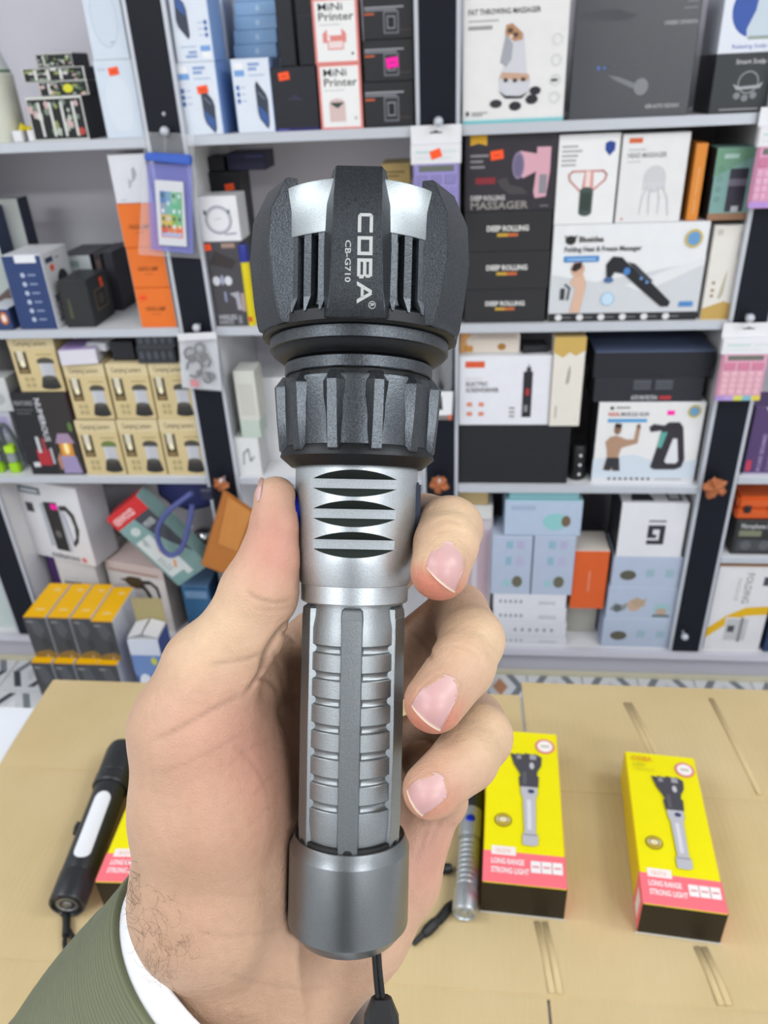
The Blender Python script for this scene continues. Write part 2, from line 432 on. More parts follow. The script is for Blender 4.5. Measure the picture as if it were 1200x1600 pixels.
zz = B('slim_box', 'tall pale blue slim box with an orange sticker, on the upper left shelf', 166, 226, 208, 92, z, .12, LB, art=[('e', .5, .45, .34, .36, 'd9e1ea', 28), ('r', .08, .87, .3, .9, 'c0cad6')], stick=('f', .5, .86, 'o', (.021, .014)))
B('slim_box', 'tall pale blue slim box without a sticker, standing on another one', 145, 204, 92, -42, zz, .12, LB, art=[('e', .5, .5, .36, .36, 'c4cfdc', 28), ('e', .5, .5, .33, .33, 'cfd9e4', 28), ('r', .55, .2, .66, .215, '9aa5b4')])
# bottle and the yellow clips
def canister():
    t = empty('canister', at_y(8, 213, D+.07)*1, 'cream canister with a green collar at the left edge of the top shelf', 'canister'); t.location.z = z
    lathe('canister_body', [(0, 0), (.046, 0), (.047, .004), (.0475, .128), (.044, .131), (0, .131)][::-1], mat_plain('cream_plastic', 'd4d5c6', .45), t, 40)
    lathe('collar', [(.038, .131), (.044, .131), (.044, .1365), (.038, .1365), (.038, .131)][::-1], mat_plain('green_collar', '5f7d62', .4), t, 40)
    lathe('lid', [(0, .1366), (.043, .1366), (.036, .16), (.026, .20), (.024, .25), (0, .251)][::-1], mat_plain('pale_lid', 'cfd5d2', .4), t, 40)
    t2 = empty('clip_set', at_y(42, 214, D+.03), 'small yellow clip with two white blocks in front of the canister', 'clip'); t2.location.z = z
    for dx in (-.017, .017): box('white_block', dx-.011, dx+.011, -.008, .008, 0, .022, M['white_board'], t2, .002)
    bm = bmesh.new(); add_tube(bm, [(-.02, .014, .01), (-.012, .016, .03), (0, .018, .02), (.012, .016, .03), (.02, .014, .012)], .0075, 8)
    from_bm('yellow_clip', bm, mat_plain('yellow_plastic', 'e6d21c', .4), t2, angle=50)
canister()
# ---------------------------------------------------------------- bay 2, top shelf
WB = ('dfe6f0', 'dde4ee', '8fb0e2')
dev = lambda x, y, s: [('p', [(x-.15*s, y+.30*s), (x-.1*s, y+.36*s), (x+.13*s, y+.17*s), (x+.17*s, y+.08*s), (x+.15*s, y-.26*s), (x+.1*s, y-.33*s), (x-.1*s, y-.18*s), (x-.14*s, y-.08*s)], '3a4352'),
                       ('p', [(x-.12*s, y+.02*s), (x+.13*s, y-.12*s), (x+.12*s, y-.26*s), (x+.09*s, y-.29*s), (x-.09*s, y-.16*s)], '3f5f9c'), ('l', [(x-.08*s, y+.2*s), (x+.08*s, y+.1*s)], .012, '8892a4')]
pb = [('r', .07, .86, .3, .95, 'f2f3f5'), ('r', .07, .77, .33, .85, '7aa5dc'), ('r', .44, .9, .74, .94, '8ba3cf'), ('r', .44, .84, .66, .88, '8ba3cf'), ('r', .44, .77, .85, .785, 'a7bbd8')]+[q for yy in (.62, .53, .44) for q in (('e', .12, yy, .045, .034, '486fb4'), ('r', .2, yy-.006, .32, yy+.006, 'a9b7d0'))]
zz = B('power_bank_box', 'white and blue power bank box with an orange sticker, left end of its shelf', 287, 350, 205, 96, z, .09, WB, art=pb+dev(.7, .33, .95), stick=('f', .62, .63, 'o'))
B('power_bank_box', 'white and blue power bank box standing on the one with the orange sticker', 276, 336, 95, -15, zz, .09, WB, art=flip(pb+dev(.7, .33, .95)))
B('power_bank_box', 'white and blue power bank box without a sticker, right of the stickered one', 372, 431, 202, 90, z, .09, WB, art=pb+dev(.72, .36, .95))
B('tall_pale_box', 'tall pale grey box behind the white and blue power bank boxes', 338, 372, 200, -40, z, .08, ('d3dae6', 'd3dae6', 'a9bbd8'), y=.14, art=[('r', .3, .44, .7, .46, '8f9bb5')])
zb = B('plain_blue_box', 'plain light blue box under the flat ones, behind the right power bank box', 366, 434, 203, 91, z, .09, ('8fb4dc', '9fbfe2', '7b9fcc'), y=.115)
for i, nm_ in enumerate(['lowest of', 'second from the bottom of', 'third from the bottom of', 'fourth from the bottom of', 'highest of']):
    zb = B('light_blue_box', 'flat light blue box, '+nm_+' five above the power bank box', 366, 434, 91-22.4*i, 91-22.4*(i+1), zb, .09, ('8fb4dc', '9fbfe2', '7b9fcc'), y=.115, art=[('e', .55, .5, .05, .22, 'b8d0ea', 10)], group='flat light blue boxes')
zb = B('black_cube_box', 'black cube box with an orange sticker and a violet bottom edge', 430, 500, 199, 103, z, .09, ('24262c', '2c2f36', '1b1c22'), art=[('r', .0, .0, 1, .05, '2f2b6a'), ('r', .06, .015, .3, .035, '6a66b8'), ('r', .35, .5, .65, .512, '4c4c66'), ('r', .42, .54, .56, .552, '453f78')], stick=('f', .3, .86, 'o'), flap=True)
B('black_slim_box', 'tall black slim box, left of the two standing on the black cube box', 438, 464, 103, -30, zb, .06, ('202228', '202228', '17181c'), y=.016, group=None)
B('black_slim_box', 'tall black slim box, right of the two standing on the black cube box', 468, 497, 103, -30, zb, .06, ('1d1f25', '202228', '17181c'), y=.016, art=[('r', .15, .6, .9, .61, '34363e')])
PR = 'e58b84'
frame = [('r', .0, .0, 1, 1, PR), ('r', .055, .035, .945, .965, 'efeeec')]
def mini(kind):
    it = frame+[('t', .13, .82, .11, 'MiNi', '2a2a2c', {'b': .012, 'w': .54}), ('t', .13, .67, .12, 'Printer', '2a2a2c', {'b': .012, 'w': .78}), ('r', .13, .6, .6, .61, 'b3b0b0')]
    if kind: it += [('r', .2, .33, .72, .47, PR), ('p', [(.2, .47), (.29, .53), (.64, .53), (.72, .47)], PR), ('r', .3, .44, .62, .56, 'f3efee'), ('r', .3, .33, .36, .43, 'f3efee'), ('r', .3, .22, .66, .36, PR), ('r', .32, .24, .64, .35, 'f0dcd8'), ('e', .85, .15, .03, .02, '444444')]
    else: it += [('r', .22, .12, .6, .4, 'd9bfba'), ('e', .41, .4, .19, .08, 'd9bfba'), ('p', [(.24, .42), (.58, .42), (.48, .36), (.42, .33), (.33, .36)], '3c4a44'), ('e', .84, .17, .04, .03, 'c9c4c2')]
    return it
PC = ('efeeec', 'e6b1ab', 'dd8a84')
zz = B('mini_printer_box', 'white and coral mini printer box standing on the shelf, with a pink round printer', 502, 568, 196, 99, z, .07, PC, art=mini(0))
B('mini_printer_box', 'white and coral mini printer box on top, with a drawn red printer', 493, 563, 98, -4, zz, .07, PC, art=mini(1))
wt = [('r', .03, .75, .8, .79, '9a9aa0'), ('r', .03, .69, .66, .73, '85858c'), ('r', .03, .6, .22, .64, 'd2653c'), ('r', .4, .13, .7, .68, '6e7076'), ('r', .43, .17, .67, .64, '2b2c30'), ('r', .47, .25, .63, .56, '8d8f94'), ('r', .49, .28, .61, .53, '1f2024'), ('r', .72, .2, .93, .22, '5a4640')]
zz = z
wl = ['black watch box standing on the shelf, lowest of its stack', 'black watch box with a pink sticker, middle of its stack', 'black watch box at the top edge of the photo, above the pink sticker']
for i in range(3):
    zz = B('watch_box', wl[i], 570-i*1, 648, 193-66*i, 193-66*(i+1), zz, .1, ('2a2a2d', '303034', '1e1e20'), art=wt, stick=('f', .57, .45, 'm', (.024, .018)) if i == 1 else None)
B('watch_box', 'black watch box cut off by the top edge of the photo, highest of its stack', 568, 648, -5, -70, zz, .1, ('2a2a2d', '303034', '1e1e20'), art=wt)
# ---------------------------------------------------------------- bay 3, top shelf
z = S[3][1]
fat = [('r', 0, 0, 1, .028, '7cc3c6'), ('r', 0, .028, 1, .04, 'c9dede'), ('t', .05, .875, .042, 'FAT THROWING MASSAGER', '3a3a3c', {'b': .02, 'w': .68}), ('r', .05, .82, .34, .835, 'b8b4b2'), ('r', .05, .76, .28, .79, '9c9a9a'),
       ('p', [(.4, .72), (.45, .78), (.58, .72), (.62, .42), (.66, .34), (.64, .24), (.56, .22), (.42, .23), (.36, .27), (.35, .37), (.4, .47)], 'd0d0d6'), ('p', [(.41, .72), (.36, .5), (.42, .46), (.47, .52), (.48, .64)], 'a5a6ad'),
       ('p', [(.40, .72), (.41, .79), (.47, .8), (.57, .72), (.57, .67), (.49, .66)], 'b88a68'), ('e', .45, .745, .03, .022, '5a4638'), ('e', .5, .71, .03, .02, '5a4638'), ('e', .46, .7, .02, .014, 'e7cbb4'), ('p', [(.36, .37), (.64, .34), (.65, .38), (.63, .4), (.38, .42)], 'c9a48c'),
       ('r', .4, .34, .44, .37, '40383a'), ('r', .49, .335, .53, .365, '40383a'), ('r', .57, .34, .61, .37, '40383a'), ('p', [(.35, .27), (.42, .23), (.56, .22), (.64, .25), (.58, .2), (.42, .205)], '3c3c42'),
       ('e', .33, .165, .06, .035, '34343a'), ('e', .52, .14, .06, .038, '2c2c32'), ('e', .68, .19, .06, .04, '2c2c32'), ('e', .71, .26, .055, .035, '2c2c32')]+[('o', .9, yy, .045, .006, 'cfd2d2') for yy in (.66, .5, .34, .2)]+[('r', .86, .33, .92, .35, '4c4c4c'), ('e', .05, .09, .015, .02, '2b2b2b'), ('r', .09, .09, .25, .1, 'a0a0a0'), ('r', .09, .07, .2, .08, 'a0a0a0')]
B('massager_box', 'white massager box with a white cone massager, upper right shelf beside the black post', 722, 880, 189, -6, z, .1, ('e6e4e2', 'e6e4e2', 'c9c8c8', 'd9dee0'), art=fat)
dk = [('p', [(.0, .85), (.3, .88), (.5, .82), (.4, .78), (.1, .8)], '4a4c50'), ('t', .72, .735, .03, 'UNISEX DIVISION', 'b0b0b2', {'w': .26, 'b': .02}), ('r', .84, .96, .96, .97, '85878a'), ('r', .88, .9, .97, .91, '85878a'), ('r', .86, .85, .97, .86, '85878a'),
      ('p', [(.3, .36), (.4, .34), (.5, .3), (.54, .28), (.56, .24), (.5, .25), (.36, .32)], '7c7f83'), ('e', .585, .255, .06, .07, '85888c'), ('e', .22, .42, .015, .016, '5a76b8'), ('e', .27, .42, .012, .013, '5a76b8'), ('r', .32, .425, .55, .435, '5a5c62'), ('t', .64, .075, .032, 'KEN AUTO XXXXXX', 'bfbfc1', {'w': .28, 'b': .02})]
B('large_grey_box', 'large charcoal box in shrink wrap on the upper right shelf', 888, 1074, 182, -14, z, .13, ('4c4e52', '55575b', '2b2d31'), art=dk, mk='gloss')
sc = [('t', .3, .83, .075, 'Smart Scalp Massager', 'c9cacc', {'w': .8, 'b': .01}), ('o', .52, .52, .19, .02, '9a9da0'), ('p', [(.3, .5), (.36, .4), (.7, .42), (.74, .52), (.66, .47), (.4, .45)], 'a9acae'), ('e', .38, .3, .05, .06, '84878a'), ('e', .5, .26, .05, .06, '84878a'), ('e', .62, .3, .05, .06, '84878a'), ('r', .15, .06, .72, .085, '9c9ea0')]
zz = B('scalp_massager_box', 'black scalp massager box at the right end of the top shelf', 1106, 1212, 176, 83, z, .12, ('3a3d3e', '45484a', '2a2c2e', '202226'), art=sc)
B('scalp_massager_box', 'white and blue box standing on the black scalp massager box', 1120, 1222, 82, -30, zz, .12, ('e0e4ec', 'e0e4ec', 'c4cad6'), art=[('e', .5, .62, .36, .4, '3c5aa6', 26), ('p', [(.42, .2), (.4, .34), (.5, .6), (.52, .86), (.66, .86), (.7, .6), (.82, .3), (.82, .2)], 'c6d2dc'), ('r', .44, .19, .84, .24, '98a59c'), ('t', .22, .07, .06, 'Relaxing Scalp Massager', '4a62b4', {'w': .9})])
# ---------------------------------------------------------------- bay 1, second shelf
z = S[1][2]
NV = '2f4370'
B('grey_navy_box', 'tall grey box with a navy side at the left edge, behind the navy box', 0, 32, 500, 324, z, .06, ('b9c2be', 'c4c8cc', '2b3552'), y=.1, art=[('p', [(.1, .2), (.9, .3), (.9, .1), (.2, .05)], '6b5a58')])
B('grey_navy_box', 'tall grey box with a dark side, second from the left edge, behind the navy box', 44, 74, 492, 309, z, .05, ('b4b8b4', 'bcc0bc', '262e44'), y=.16)
B('cream_box', 'cream box with a red label seen behind the grey and navy boxes', -10, 24, 492, 306, z, .05, ('d8ccba', 'd8ccba', 'b5aca0'), y=.18, art=[('r', .3, .92, .8, .97, 'd0452e')])
sp = [('r', .32, .9, .86, 1.0, 'e6e8ec')]+[q for i, yy in enumerate((.74, .62, .5, .38, .26, .14)) for q in (('e', .43, yy, .055, .032, 'b9c3d8'), ('r', .56, yy-.01, .76, yy+.012, '8e9cbc'))]
B('speaker_box', 'navy and white box with six small icons down its front', 32, 92, 513, 398, z, .13, (NV, 'e2e3e6', 'e0e1e4', NV), y=.01, art=sp, right=[('e', .62, .58, .2, .14, '3a3c40'), ('r', .42, .46, .82, .56, '2c2e32'), ('r', .12, .86, .4, .93, '39415e'), ('r', .5, .88, .62, .9, '7b7b80'), ('t', .3, .08, .16, 'BOOM', '39404e', {'rot': 90, 'L': .35, 'b': .02})], stick=('r', .3, .79, 'o', (.018, .014)), flap=True)
B('small_logo_box', 'small navy and white box in the lower left corner of the second shelf', -14, 22, 516, 482, z, .1, ('34446e', 'dfe3ea', '2d3c60'), y=.006, art=[('e', .72, .55, .18, .3, 'c9722c'), ('e', .72, .55, .1, .18, 'e6e0da')])
B('watch_cube_box', 'black cube box with a thin gold frame on its side', 104, 149, 505, 438, z, .12, ('2c2e2f', '33373a', '26282a'), y=.02, art=[('p', [(.2, .2), (.32, .2), (.3, .6), (.22, .62)], '4f523c')], right=[('r', .25, .28, .8, .72, '6a5842'), ('r', .29, .31, .76, .69, '1d1e20'), ('e', .52, .5, .12, .12, '4a4038')], stick=('r', .62, .82, 'o', (.016, .022)))
B('grey_tool_box', 'grey box with a pale top label, behind the black cube box', 112, 160, 487, 398, z, .14, ('c0c6c8', '4a4e56', '2e2c30'), y=.16, art=[('r', .1, .0, .9, .25, '4a3f3c'), ('r', .1, .8, .6, .9, '8fa3a0')])
B('dark_slim_box', 'dark brown slim box right of the grey box', 164, 176, 486, 396, z, .14, ('3a3234', '3d3c42', '2a2628'), y=.162, art=[('r', .2, .1, .8, .9, '5b4c4a')])
B('dark_slim_box', 'dark slim box at the right end of the row behind the black cube box', 178, 194, 485, 393, z, .14, ('33333a', '3f434b', '26262c'), y=.165)
OR = ('e8752a', 'cf6220', 'd0cdc8')
hl = [('t', .22, .42, .11, 'HEADLAMP', '7a3a14', {'w': .55, 'b': .01}), ('r', .36, .33, .62, .35, 'b85a24')]
lab = ['orange headlamp box with an orange sticker, lowest of three', 'orange headlamp box in the middle of the stack of three', 'orange headlamp box at the top of the stack, half behind the phone pouch']
zz = z
for i, (a, b, vb, vt) in enumerate([(220, 277, 506, 449), (208, 266, 447, 386), (194, 253, 384, 317)]):
    zz = B('headlamp_box', lab[i], a, b, vb, vt, zz, .1, OR, art=hl, stick=('f', .2, .76, 'o', (.016, .012)) if i == 0 else None)
B('white_kit_box', 'white box with a faint grey drawing, on top of the orange headlamp boxes', 181, 239, 315, 240, zz, .09, ('dcdde2', 'e0e1e4', 'c9cad0'), art=[('p', [(.5, .4), (.56, .5), (.58, .7), (.66, .75), (.7, .6), (.64, .5)], 'a7a9ae'), ('p', [(.42, .3), (.5, .34), (.52, .48), (.45, .5)], 'b5b6bb'), ('r', .14, .06, .3, .08, 'b0b0b4')])
# ---------------------------------------------------------------- bay 2, second shelf
z = S[2][2]
ear = [('r', .5, .93, .85, .98, 'a58a7c'), ('p', [(.1, .75), (.7, .68), (.85, .78), (.3, .9)], '3a3434'), ('e', .24, .55, .1, .055, 'cfd0d6'), ('e', .56, .55, .1, .055, 'd6d7dc'), ('e', .4, .56, .05, .06, '9fa3bc'), ('p', [(.55, .4), (.8, .42), (.84, .2), (.72, .2), (.7, .34)], 'a9a9b2'), ('r', .84, .18, .94, .4, 'b09a94'), ('r', .4, .3, .46, .42, '8f94b0'), ('t', .16, .085, .055, 'WIRELESS', 'b8b8be', {'w': .5, 'b': .03}), ('t', .16, .03, .045, 'EARBUDS', 'a8a8ae', {'w': .4, 'b': .03}), ('r', .7, .03, .8, .13, '8a8a90')]
zz = B('earbud_box', 'dark grey earbud box with an orange sticker, under the white cable box', 335, 392, 509, 377, z, .08, ('4a484c', '55535a', '333236'), art=ear, stick=('f', .1, .94, 'o'))
cab = [('o', .5, .48, .32, .04, '9a9ca6'), ('o', .5, .48, .27, .025, 'b9bbc4'), ('p', [(.6, .14), (.9, .16), (.9, .2), (.62, .18)], '9a9ca6'), ('r', .42, .5, .58, .515, 'b0b2b8'), ('r', .16, .6, .22, .7, '55585f'), ('r', .74, .62, .8, .7, '55585f')]
B('cable_box', 'white box with a coiled grey cable printed on it', 314, 378, 376, 306, zz, .075, ('e6e6e8', 'dadadc', 'cfcfd2'), art=cab, flap=True)
zb = B('matte_black_box', 'wide matte black box behind the white cable box', 318, 400, 490, 268, z, .1, ('1f2024', '26272c', '17181b'), y=.13, stick=('f', .82, .90, 'o'))
B('matte_black_box', 'flat black box lying on the wide black box, left one', 316, 352, 268, 245, zb, .08, ('26252a', '2d2c32', '1b1a1e'), y=.14)
B('navy_gift_box', 'flat deep navy box lying on the wide black box, right one', 356, 417, 268, 238, zb, .09, ('22213f', '2c2b4c', '191830'), y=.14, art=[('r', .5, .75, .95, .8, '5a4f8a')])
def marker_pen():
    p = at_y(395, 509, D+.02); t = empty('marker_tube', (p.x, D+.02, z), 'tall yellow tube with a blue cap beside the dark earbud box', 'tube')
    lathe('tube_body', [(0, .0), (.0095, .0), (.0105, .003), (.0105, .145), (0, .145)][::-1], mat_plain('yellow_tube', 'e3cf10', .4), t, 24)
    lathe('blue_cap', [(0, .1452), (.0118, .1452), (.0118, .178), (.010, .183), (0, .183)][::-1], mat_plain('blue_cap', '20308a', .35), t, 24)
    A = Art(); A.poly([(-.004, .01), (.004, .01), (.004, .022), (-.004, .022)], lin('d8402c'), face_m((0, -.0108, 0), (1, 0, 0), (0, 0, 1), (0, -1, 0)), 0); A.build('red_mark', t)
marker_pen()
zz = B('kraft_box', 'yellow carton under a kraft box, right of the flashlight head', 598, 644, 508, 287, z, .1, ('d9c53a', 'd9c53a', 'b8a42c'), y=.06, art=[('r', .1, .95, .9, .98, '7a6c28')])
B('kraft_box', 'kraft brown box with dark print, right of the flashlight head', 596, 642, 287, 255, zz, .1, ('a8905c', 'b29c68', '8a744a'), y=.06, art=[('r', .1, .55, .8, .62, '5c4a2a'), ('r', .1, .35, .6, .42, '5c4a2a')])
# ---------------------------------------------------------------- bay 3, second shelf
z = S[3][2]
zz = z
dr = [('t', .26, .52, .13, 'DEEP ROLLING', 'e2e0dc', {'w': .48, 'b': .03}), ('r', .38, .38, .50, .46, 'c9a23c'), ('r', .5, .38, .62, .46, 'c96a3c')]
drl = ['black deep rolling box standing on the shelf, lowest of three', 'black deep rolling box in the middle of the three plain ones', 'black deep rolling box directly under the pink massager box']
for i, (a, b, vb, vt) in enumerate([(725, 851, 507, 452), (725, 857, 451, 393), (725, 860, 392, 330)]):
    zz = B('deep_rolling_box', drl[i], a, b, vb, vt, zz, .1, ('2e2e30', '38383b', '232325'), art=dr)
pk = [('p', [(.06, 1.0), (.06, .84), (.15, .87), (.24, .84), (.24, 1.0)], 'd8a62c'), ('r', .06, .70, .26, .73, '8a888a'), ('r', .06, .63, .2, .66, '8a888a'), ('r', .06, .56, .22, .59, '8a888a'), ('r', .12, .36, .34, .44, '8a3038'), ('p', [(.36, .4), (.46, .44), (.5, .34), (.64, .3), (.7, .22), (.5, .22), (.4, .32)], '4a4648'),
      ('p', [(.55, .7), (.6, .76), (.78, .72), (.78, .8), (.93, .8), (.93, .5), (.9, .18), (.78, .16), (.76, .24), (.78, .5), (.64, .42), (.56, .5)], 'd9a6b4'), ('e', .585, .58, .065, .17, '8a7f9a'), ('e', .585, .58, .05, .14, '6f6683'), ('r', .82, .22, .9, .46, '8d8a92'), ('t', .07, .15, .062, 'DEEP ROLLING', 'c9c6c4', {'w': .38, 'b': .03}), ('t', .07, .035, .095, 'MASSAGER', '98948f', {'w': .64, 'b': .02}), ('r', .84, .05, .93, .07, '77757a')]
B('pink_massager_box', 'dark box with a pink massage gun, an orange sticker and a gold ribbon', 725, 866, 328, 205, zz, .1, ('343137', '3b383d', '252329'), art=pk, stick=('f', .35, .72, 'o', (.026, .017)))
hz = [('r', 0, 0, 1, .09, '2a2c2e'), ('p', [(0, .09), (1, .09), (1, .62), (.6, .5), (.3, .42), (0, .5)], 'cfd2d5'), ('p', [(.5, .38), (1, .66), (1, .58), (.62, .3)], 'e2e3e4')]+[('e', .07+i*.145, .045, .024, .035, 'dcdcdc') for i in range(6)]+[('r', .1+i*.145, .04, .155+i*.145, .05, '8a8a8a') for i in range(6)]
hz += [('e', .115, .85, .035, .045, '2c2c2c'), ('p', [(.09, .86), (.07, .9), (.11, .87), (.16, .9), (.14, .84), (.12, .8)], '2c2c2c'), ('t', .17, .83, .055, 'Blueidea', '55524e', {'w': .16, 'b': .03}), ('t', .08, .735, .05, 'Folding Heat & Freeze Massager', '4f5052', {'w': .5, 'b': .02}), ('r', .08, .63, .31, .69, '3f86c8'), ('r', .1, .65, .29, .665, 'a9cbe8'),
       ('p', [(.14, .1), (.17, .35), (.13, .42), (.16, .5), (.21, .52), (.24, .4), (.21, .1)], 'd9b49c'), ('e', .175, .56, .045, .075, 'd2a88e'), ('p', [(.13, .55), (.15, .62), (.2, .63), (.2, .57), (.16, .53)], '2c2426'), ('l', [(.1, .4), (.13, .36), (.12, .24)], .02, '3a3a3c'), ('r', .07, .24, .1, .36, '3a3a3c'), ('e', .39, .24, .045, .07, '9cc4e2'), ('e', .39, .24, .038, .06, 'c4dcec'),
       ('p', [(.36, .6), (.4, .68), (.46, .67), (.52, .58), (.66, .42), (.81, .2), (.8, .15), (.75, .15), (.6, .34), (.48, .5), (.42, .52), (.4, .46), (.37, .45)], '26272b'), ('p', [(.5, .62), (.55, .6), (.68, .42), (.64, .4)], '3d4046'), ('e', .5, .525, .022, .04, '4c84c4'), ('e', .385, .44, .032, .03, '4a6a98'), ('e', .6, .45, .01, .016, '6a9fd8'), ('e', .64, .41, .01, .016, '6a9fd8'),
       ('e', .905, .84, .055, .09, 'd0b53c'), ('e', .905, .84, .042, .07, '6a9cc8'), ('r', .87, .15, .96, .2, '4c8ac8')]
zz = B('heat_massager_box', 'wide white folding heat massager box with a long black massager', 856, 1088, 496, 349, z, .11, ('e6e7e8', 'dedee0', 'c9cbcc'), art=hz)
B('neck_massager_box', 'white neck massager box with a pink loop and a blue shield', 865, 958, 346, 209, zz, .08, ('e9e9e8', 'dedede', 'cfcfd0'), y=.014, art=[('p', [(.76, .9), (.84, .92), (.92, .9), (.92, .82), (.84, .76), (.76, .82)], '2c4690')]+lines(.06, .86, .34, 5, 'a8a8a8', .022, .05)+[('l', [(.4, .38), (.22, .5), (.2, .56), (.26, .6), (.76, .6), (.82, .56), (.8, .5), (.6, .38)], .022, 'd08a86'), ('p', [(.42, .36), (.46, .6), (.6, .6), (.62, .36)], 'd89a94'), ('r', .48, .42, .56, .6, 'edd8d2'), ('r', .4, .14, .62, .38, '46544e'), ('e', .51, .14, .11, .045, '46544e'), ('e', .51, .38, .11, .045, '46544e'), ('r', .43, .16, .59, .36, '35423c')])
B('head_massager_box', 'white head massager box with a faint grey head drawing', 960, 1062, 344, 208, zz, .09, ('e4e3e2', 'dcdcdc', 'b9b5b0'), y=.014, art=[('r', .1, .9, .3, .955, 'd2663a'), ('t', .1, .74, .055, 'HEAD MASSAGER', '8a8886', {'w': .58, 'b': .02}), ('r', .1, .82, .36, .835, 'bdbcbb'), ('r', .1, .69, .3, .702, 'bdbcbb'), ('e', .54, .5, .17, .15, 'cdccce', 24), ('r', .37, .38, .71, .46, 'cfd0d2'), ('l', [(.45, .42), (.38, .3), (.36, .1)], .012, 'c6c6c8'), ('l', [(.5, .42), (.48, .28), (.5, .1)], .012, 'c6c6c8'), ('l', [(.6, .42), (.64, .28), (.64, .1)], .012, 'c6c6c8'), ('l', [(.66, .42), (.76, .28), (.8, .08)], .012, 'c6c6c8'), ('e', .1, .05, .016, .012, 'c04a34')])
B('orange_slim_box', 'orange slim box right of the head massager box', 1071, 1090, 343, 224, zz, .08, ('dd8a36', 'd08030', 'c47a30'), y=.02, art=[('t', .62, .1, .2, 'HEAD MASSAGER', 'efc18c', {'rot': 90, 'L': .6})])
B('teal_gradient_box', 'teal box with a dark device, at the right end of the second shelf', 1104, 1166, 342, 231, zz, .08, ('7fa59f', '8ab0a8', '2b2c2e', '2b2c2e'), y=.016, art=[('r', 0, 0, 1, .1, '9a7458'), ('p', [(0, .6), (1, .9), (1, 1), (0, 1)], '6f9a80'), ('r', .4, .12, .86, .72, '3a3743'), ('r', .4, .48, .86, .58, '6f6a7a'), ('r', .56, .12, .74, .2, 'bfbfc4'), ('r', .2, .86, .56, .92, 'a9c6bc')]+[('o', .16, yy, .035, .008, '5b7d78') for yy in (.72, .58, .44, .3)])
B('slim_white_gold_box', 'slim white box with a golden bottom, upright at the right end of the second shelf', 1094, 1148, 494, 352, z, .07, ('e2ded6', 'dcd8d0', 'cfcac2'), y=.014, art=[('p', [(0, 0), (1, 0), (1, .14), (.6, .2), (.3, .16), (0, .12)], 'c2a05a'), ('p', [(.4, .24), (.48, .42), (.54, .52), (.56, .52), (.56, .42), (.54, .28), (.46, .22)], 'b9b39c'), ('t', .82, .66, .09, 'Hair curler', 'a8a49c', {'rot': 90, 'L': .28}), ('r', .1, .9, .26, .96, 'c8c2b8'), ('e', .22, .4, .05, .018, '9c8a62'), ('e', .22, .32, .05, .018, '9c8a62'), ('e', .22, .26, .05, .018, '9c8a62')])
# ---------------------------------------------------------------- bay 1, third shelf
z = S[1][3]
def lantern(green=False, k=0):
    g = '6c7d44' if green else '4e4a42'
    return [('r', 0, .79, 1, 1, 'd8c79c'), ('t', .12, .85, .085, 'Camping Lantern', '5c5140', {'w': .72, 'b': .01}), ('r', .08, .34, .34, .74, '51422c'), ('r', .13, .56, .27, .76, 'd9d2bc'), ('e', .21, .52, .06, .06, 'f5eec8'), ('r', .12, .36, .3, .42, '8a744a'), ('r', .55, .68, .9, .695, '8f7f58'),
            ('e', .72, .56, .19, .075, g), ('r', .62, .56, .82, .62, g), ('r', .57, .26, .87, .53, 'bfc0c6'), ('r', .57, .26, .64, .53, 'c9cacc'), ('p', [(.56, .27), (.88, .27), (.94, .1), (.5, .1)], '3a3835'), ('e', .72, .1, .22, .05, '2f2d2b'), ('e', .72, .27, .16, .04, '55524c'), ('e', .21, .24, .05, .04, 'b3a276'), ('e', .34, .24, .05, .04, 'b3a276'), ('e', .21, .13, .05, .04, 'b3a276'), ('e', .34, .13, .05, .04, 'b3a276')]
LC = ('d3bf8e', 'd8c79c', 'bca97a')
zz = z
names1 = ['beige lantern box with a green lantern, lower row left', 'beige lantern box in the middle of the lower row', 'beige lantern box at the right end of the lower row']
xs = [(137, 199), (200, 262), (263, 326)]; tops = []
for i, (a, b) in enumerate(xs): zt = B('lantern_box', names1[i], a, b, 742-i*1.3, 657-i*1.3, z, .11, LC, art=lantern(i == 0), flap=True); tops.append(zt)
zr = max(tops)
names2 = ['beige lantern box at the left end of the upper row of three', 'beige lantern box in the middle of the upper row', 'beige lantern box at the right end of the upper row, by the black post']
zt2 = []
for i, (a, b) in enumerate([(119, 181), (183, 246), (247, 309)]): zt2.append(B('lantern_box', names2[i], a, b, 656-i*1.3, 569-i*1.3, zr, .11, LC, art=lantern(), flap=True))
nm = [('r', 0, 0, .52, 1, '26262a'), ('r', .52, 0, 1, 1, '33302f'), ('t', .42, .94, .1, 'NUMEROUS', 'd2d2d6', {'rot': -90, 'L': .52, 'b': .02}), ('t', .04, .86, .05, 'FEATURES', '9a9a9e', {'w': .34, 'b': .02}), ('r', .04, .8, .36, .81, '6f6f74'), ('r', .04, .76, .3, .77, '6f6f74'), ('r', .2, .12, .44, .32, 'b02f38'), ('r', .24, .28, .3, .48, 'c9c9cc'), ('r', .34, .28, .4, .46, 'a04048'), ('r', .08, .1, .2, .16, 'd6d6d8'), ('r', .46, .14, .5, .34, 'bfbfc4'),
      ('p', [(.62, .02), (.64, .24), (.92, .24), (.97, .02)], '9d8fb4'), ('r', .66, .24, .9, .4, 'd8923c'), ('e', .78, .34, .05, .08, 'ffe9a0'), ('p', [(.6, .4), (.68, .52), (.88, .52), (.96, .4)], 'a48aa4'), ('p', [(.56, .2), (.64, .3), (.64, .1), (.58, .06)], 'b08070'), ('e', .95, .6, .04, .06, '5d7a3c')]
zz = B('night_lamp_box', 'black box with a red torch and a glowing pink lamp, under the tilted lantern box', 52, 134, 742, 614, z, .1, ('2a2a2d', '333336', '5a4a50', '202022'), art=nm)
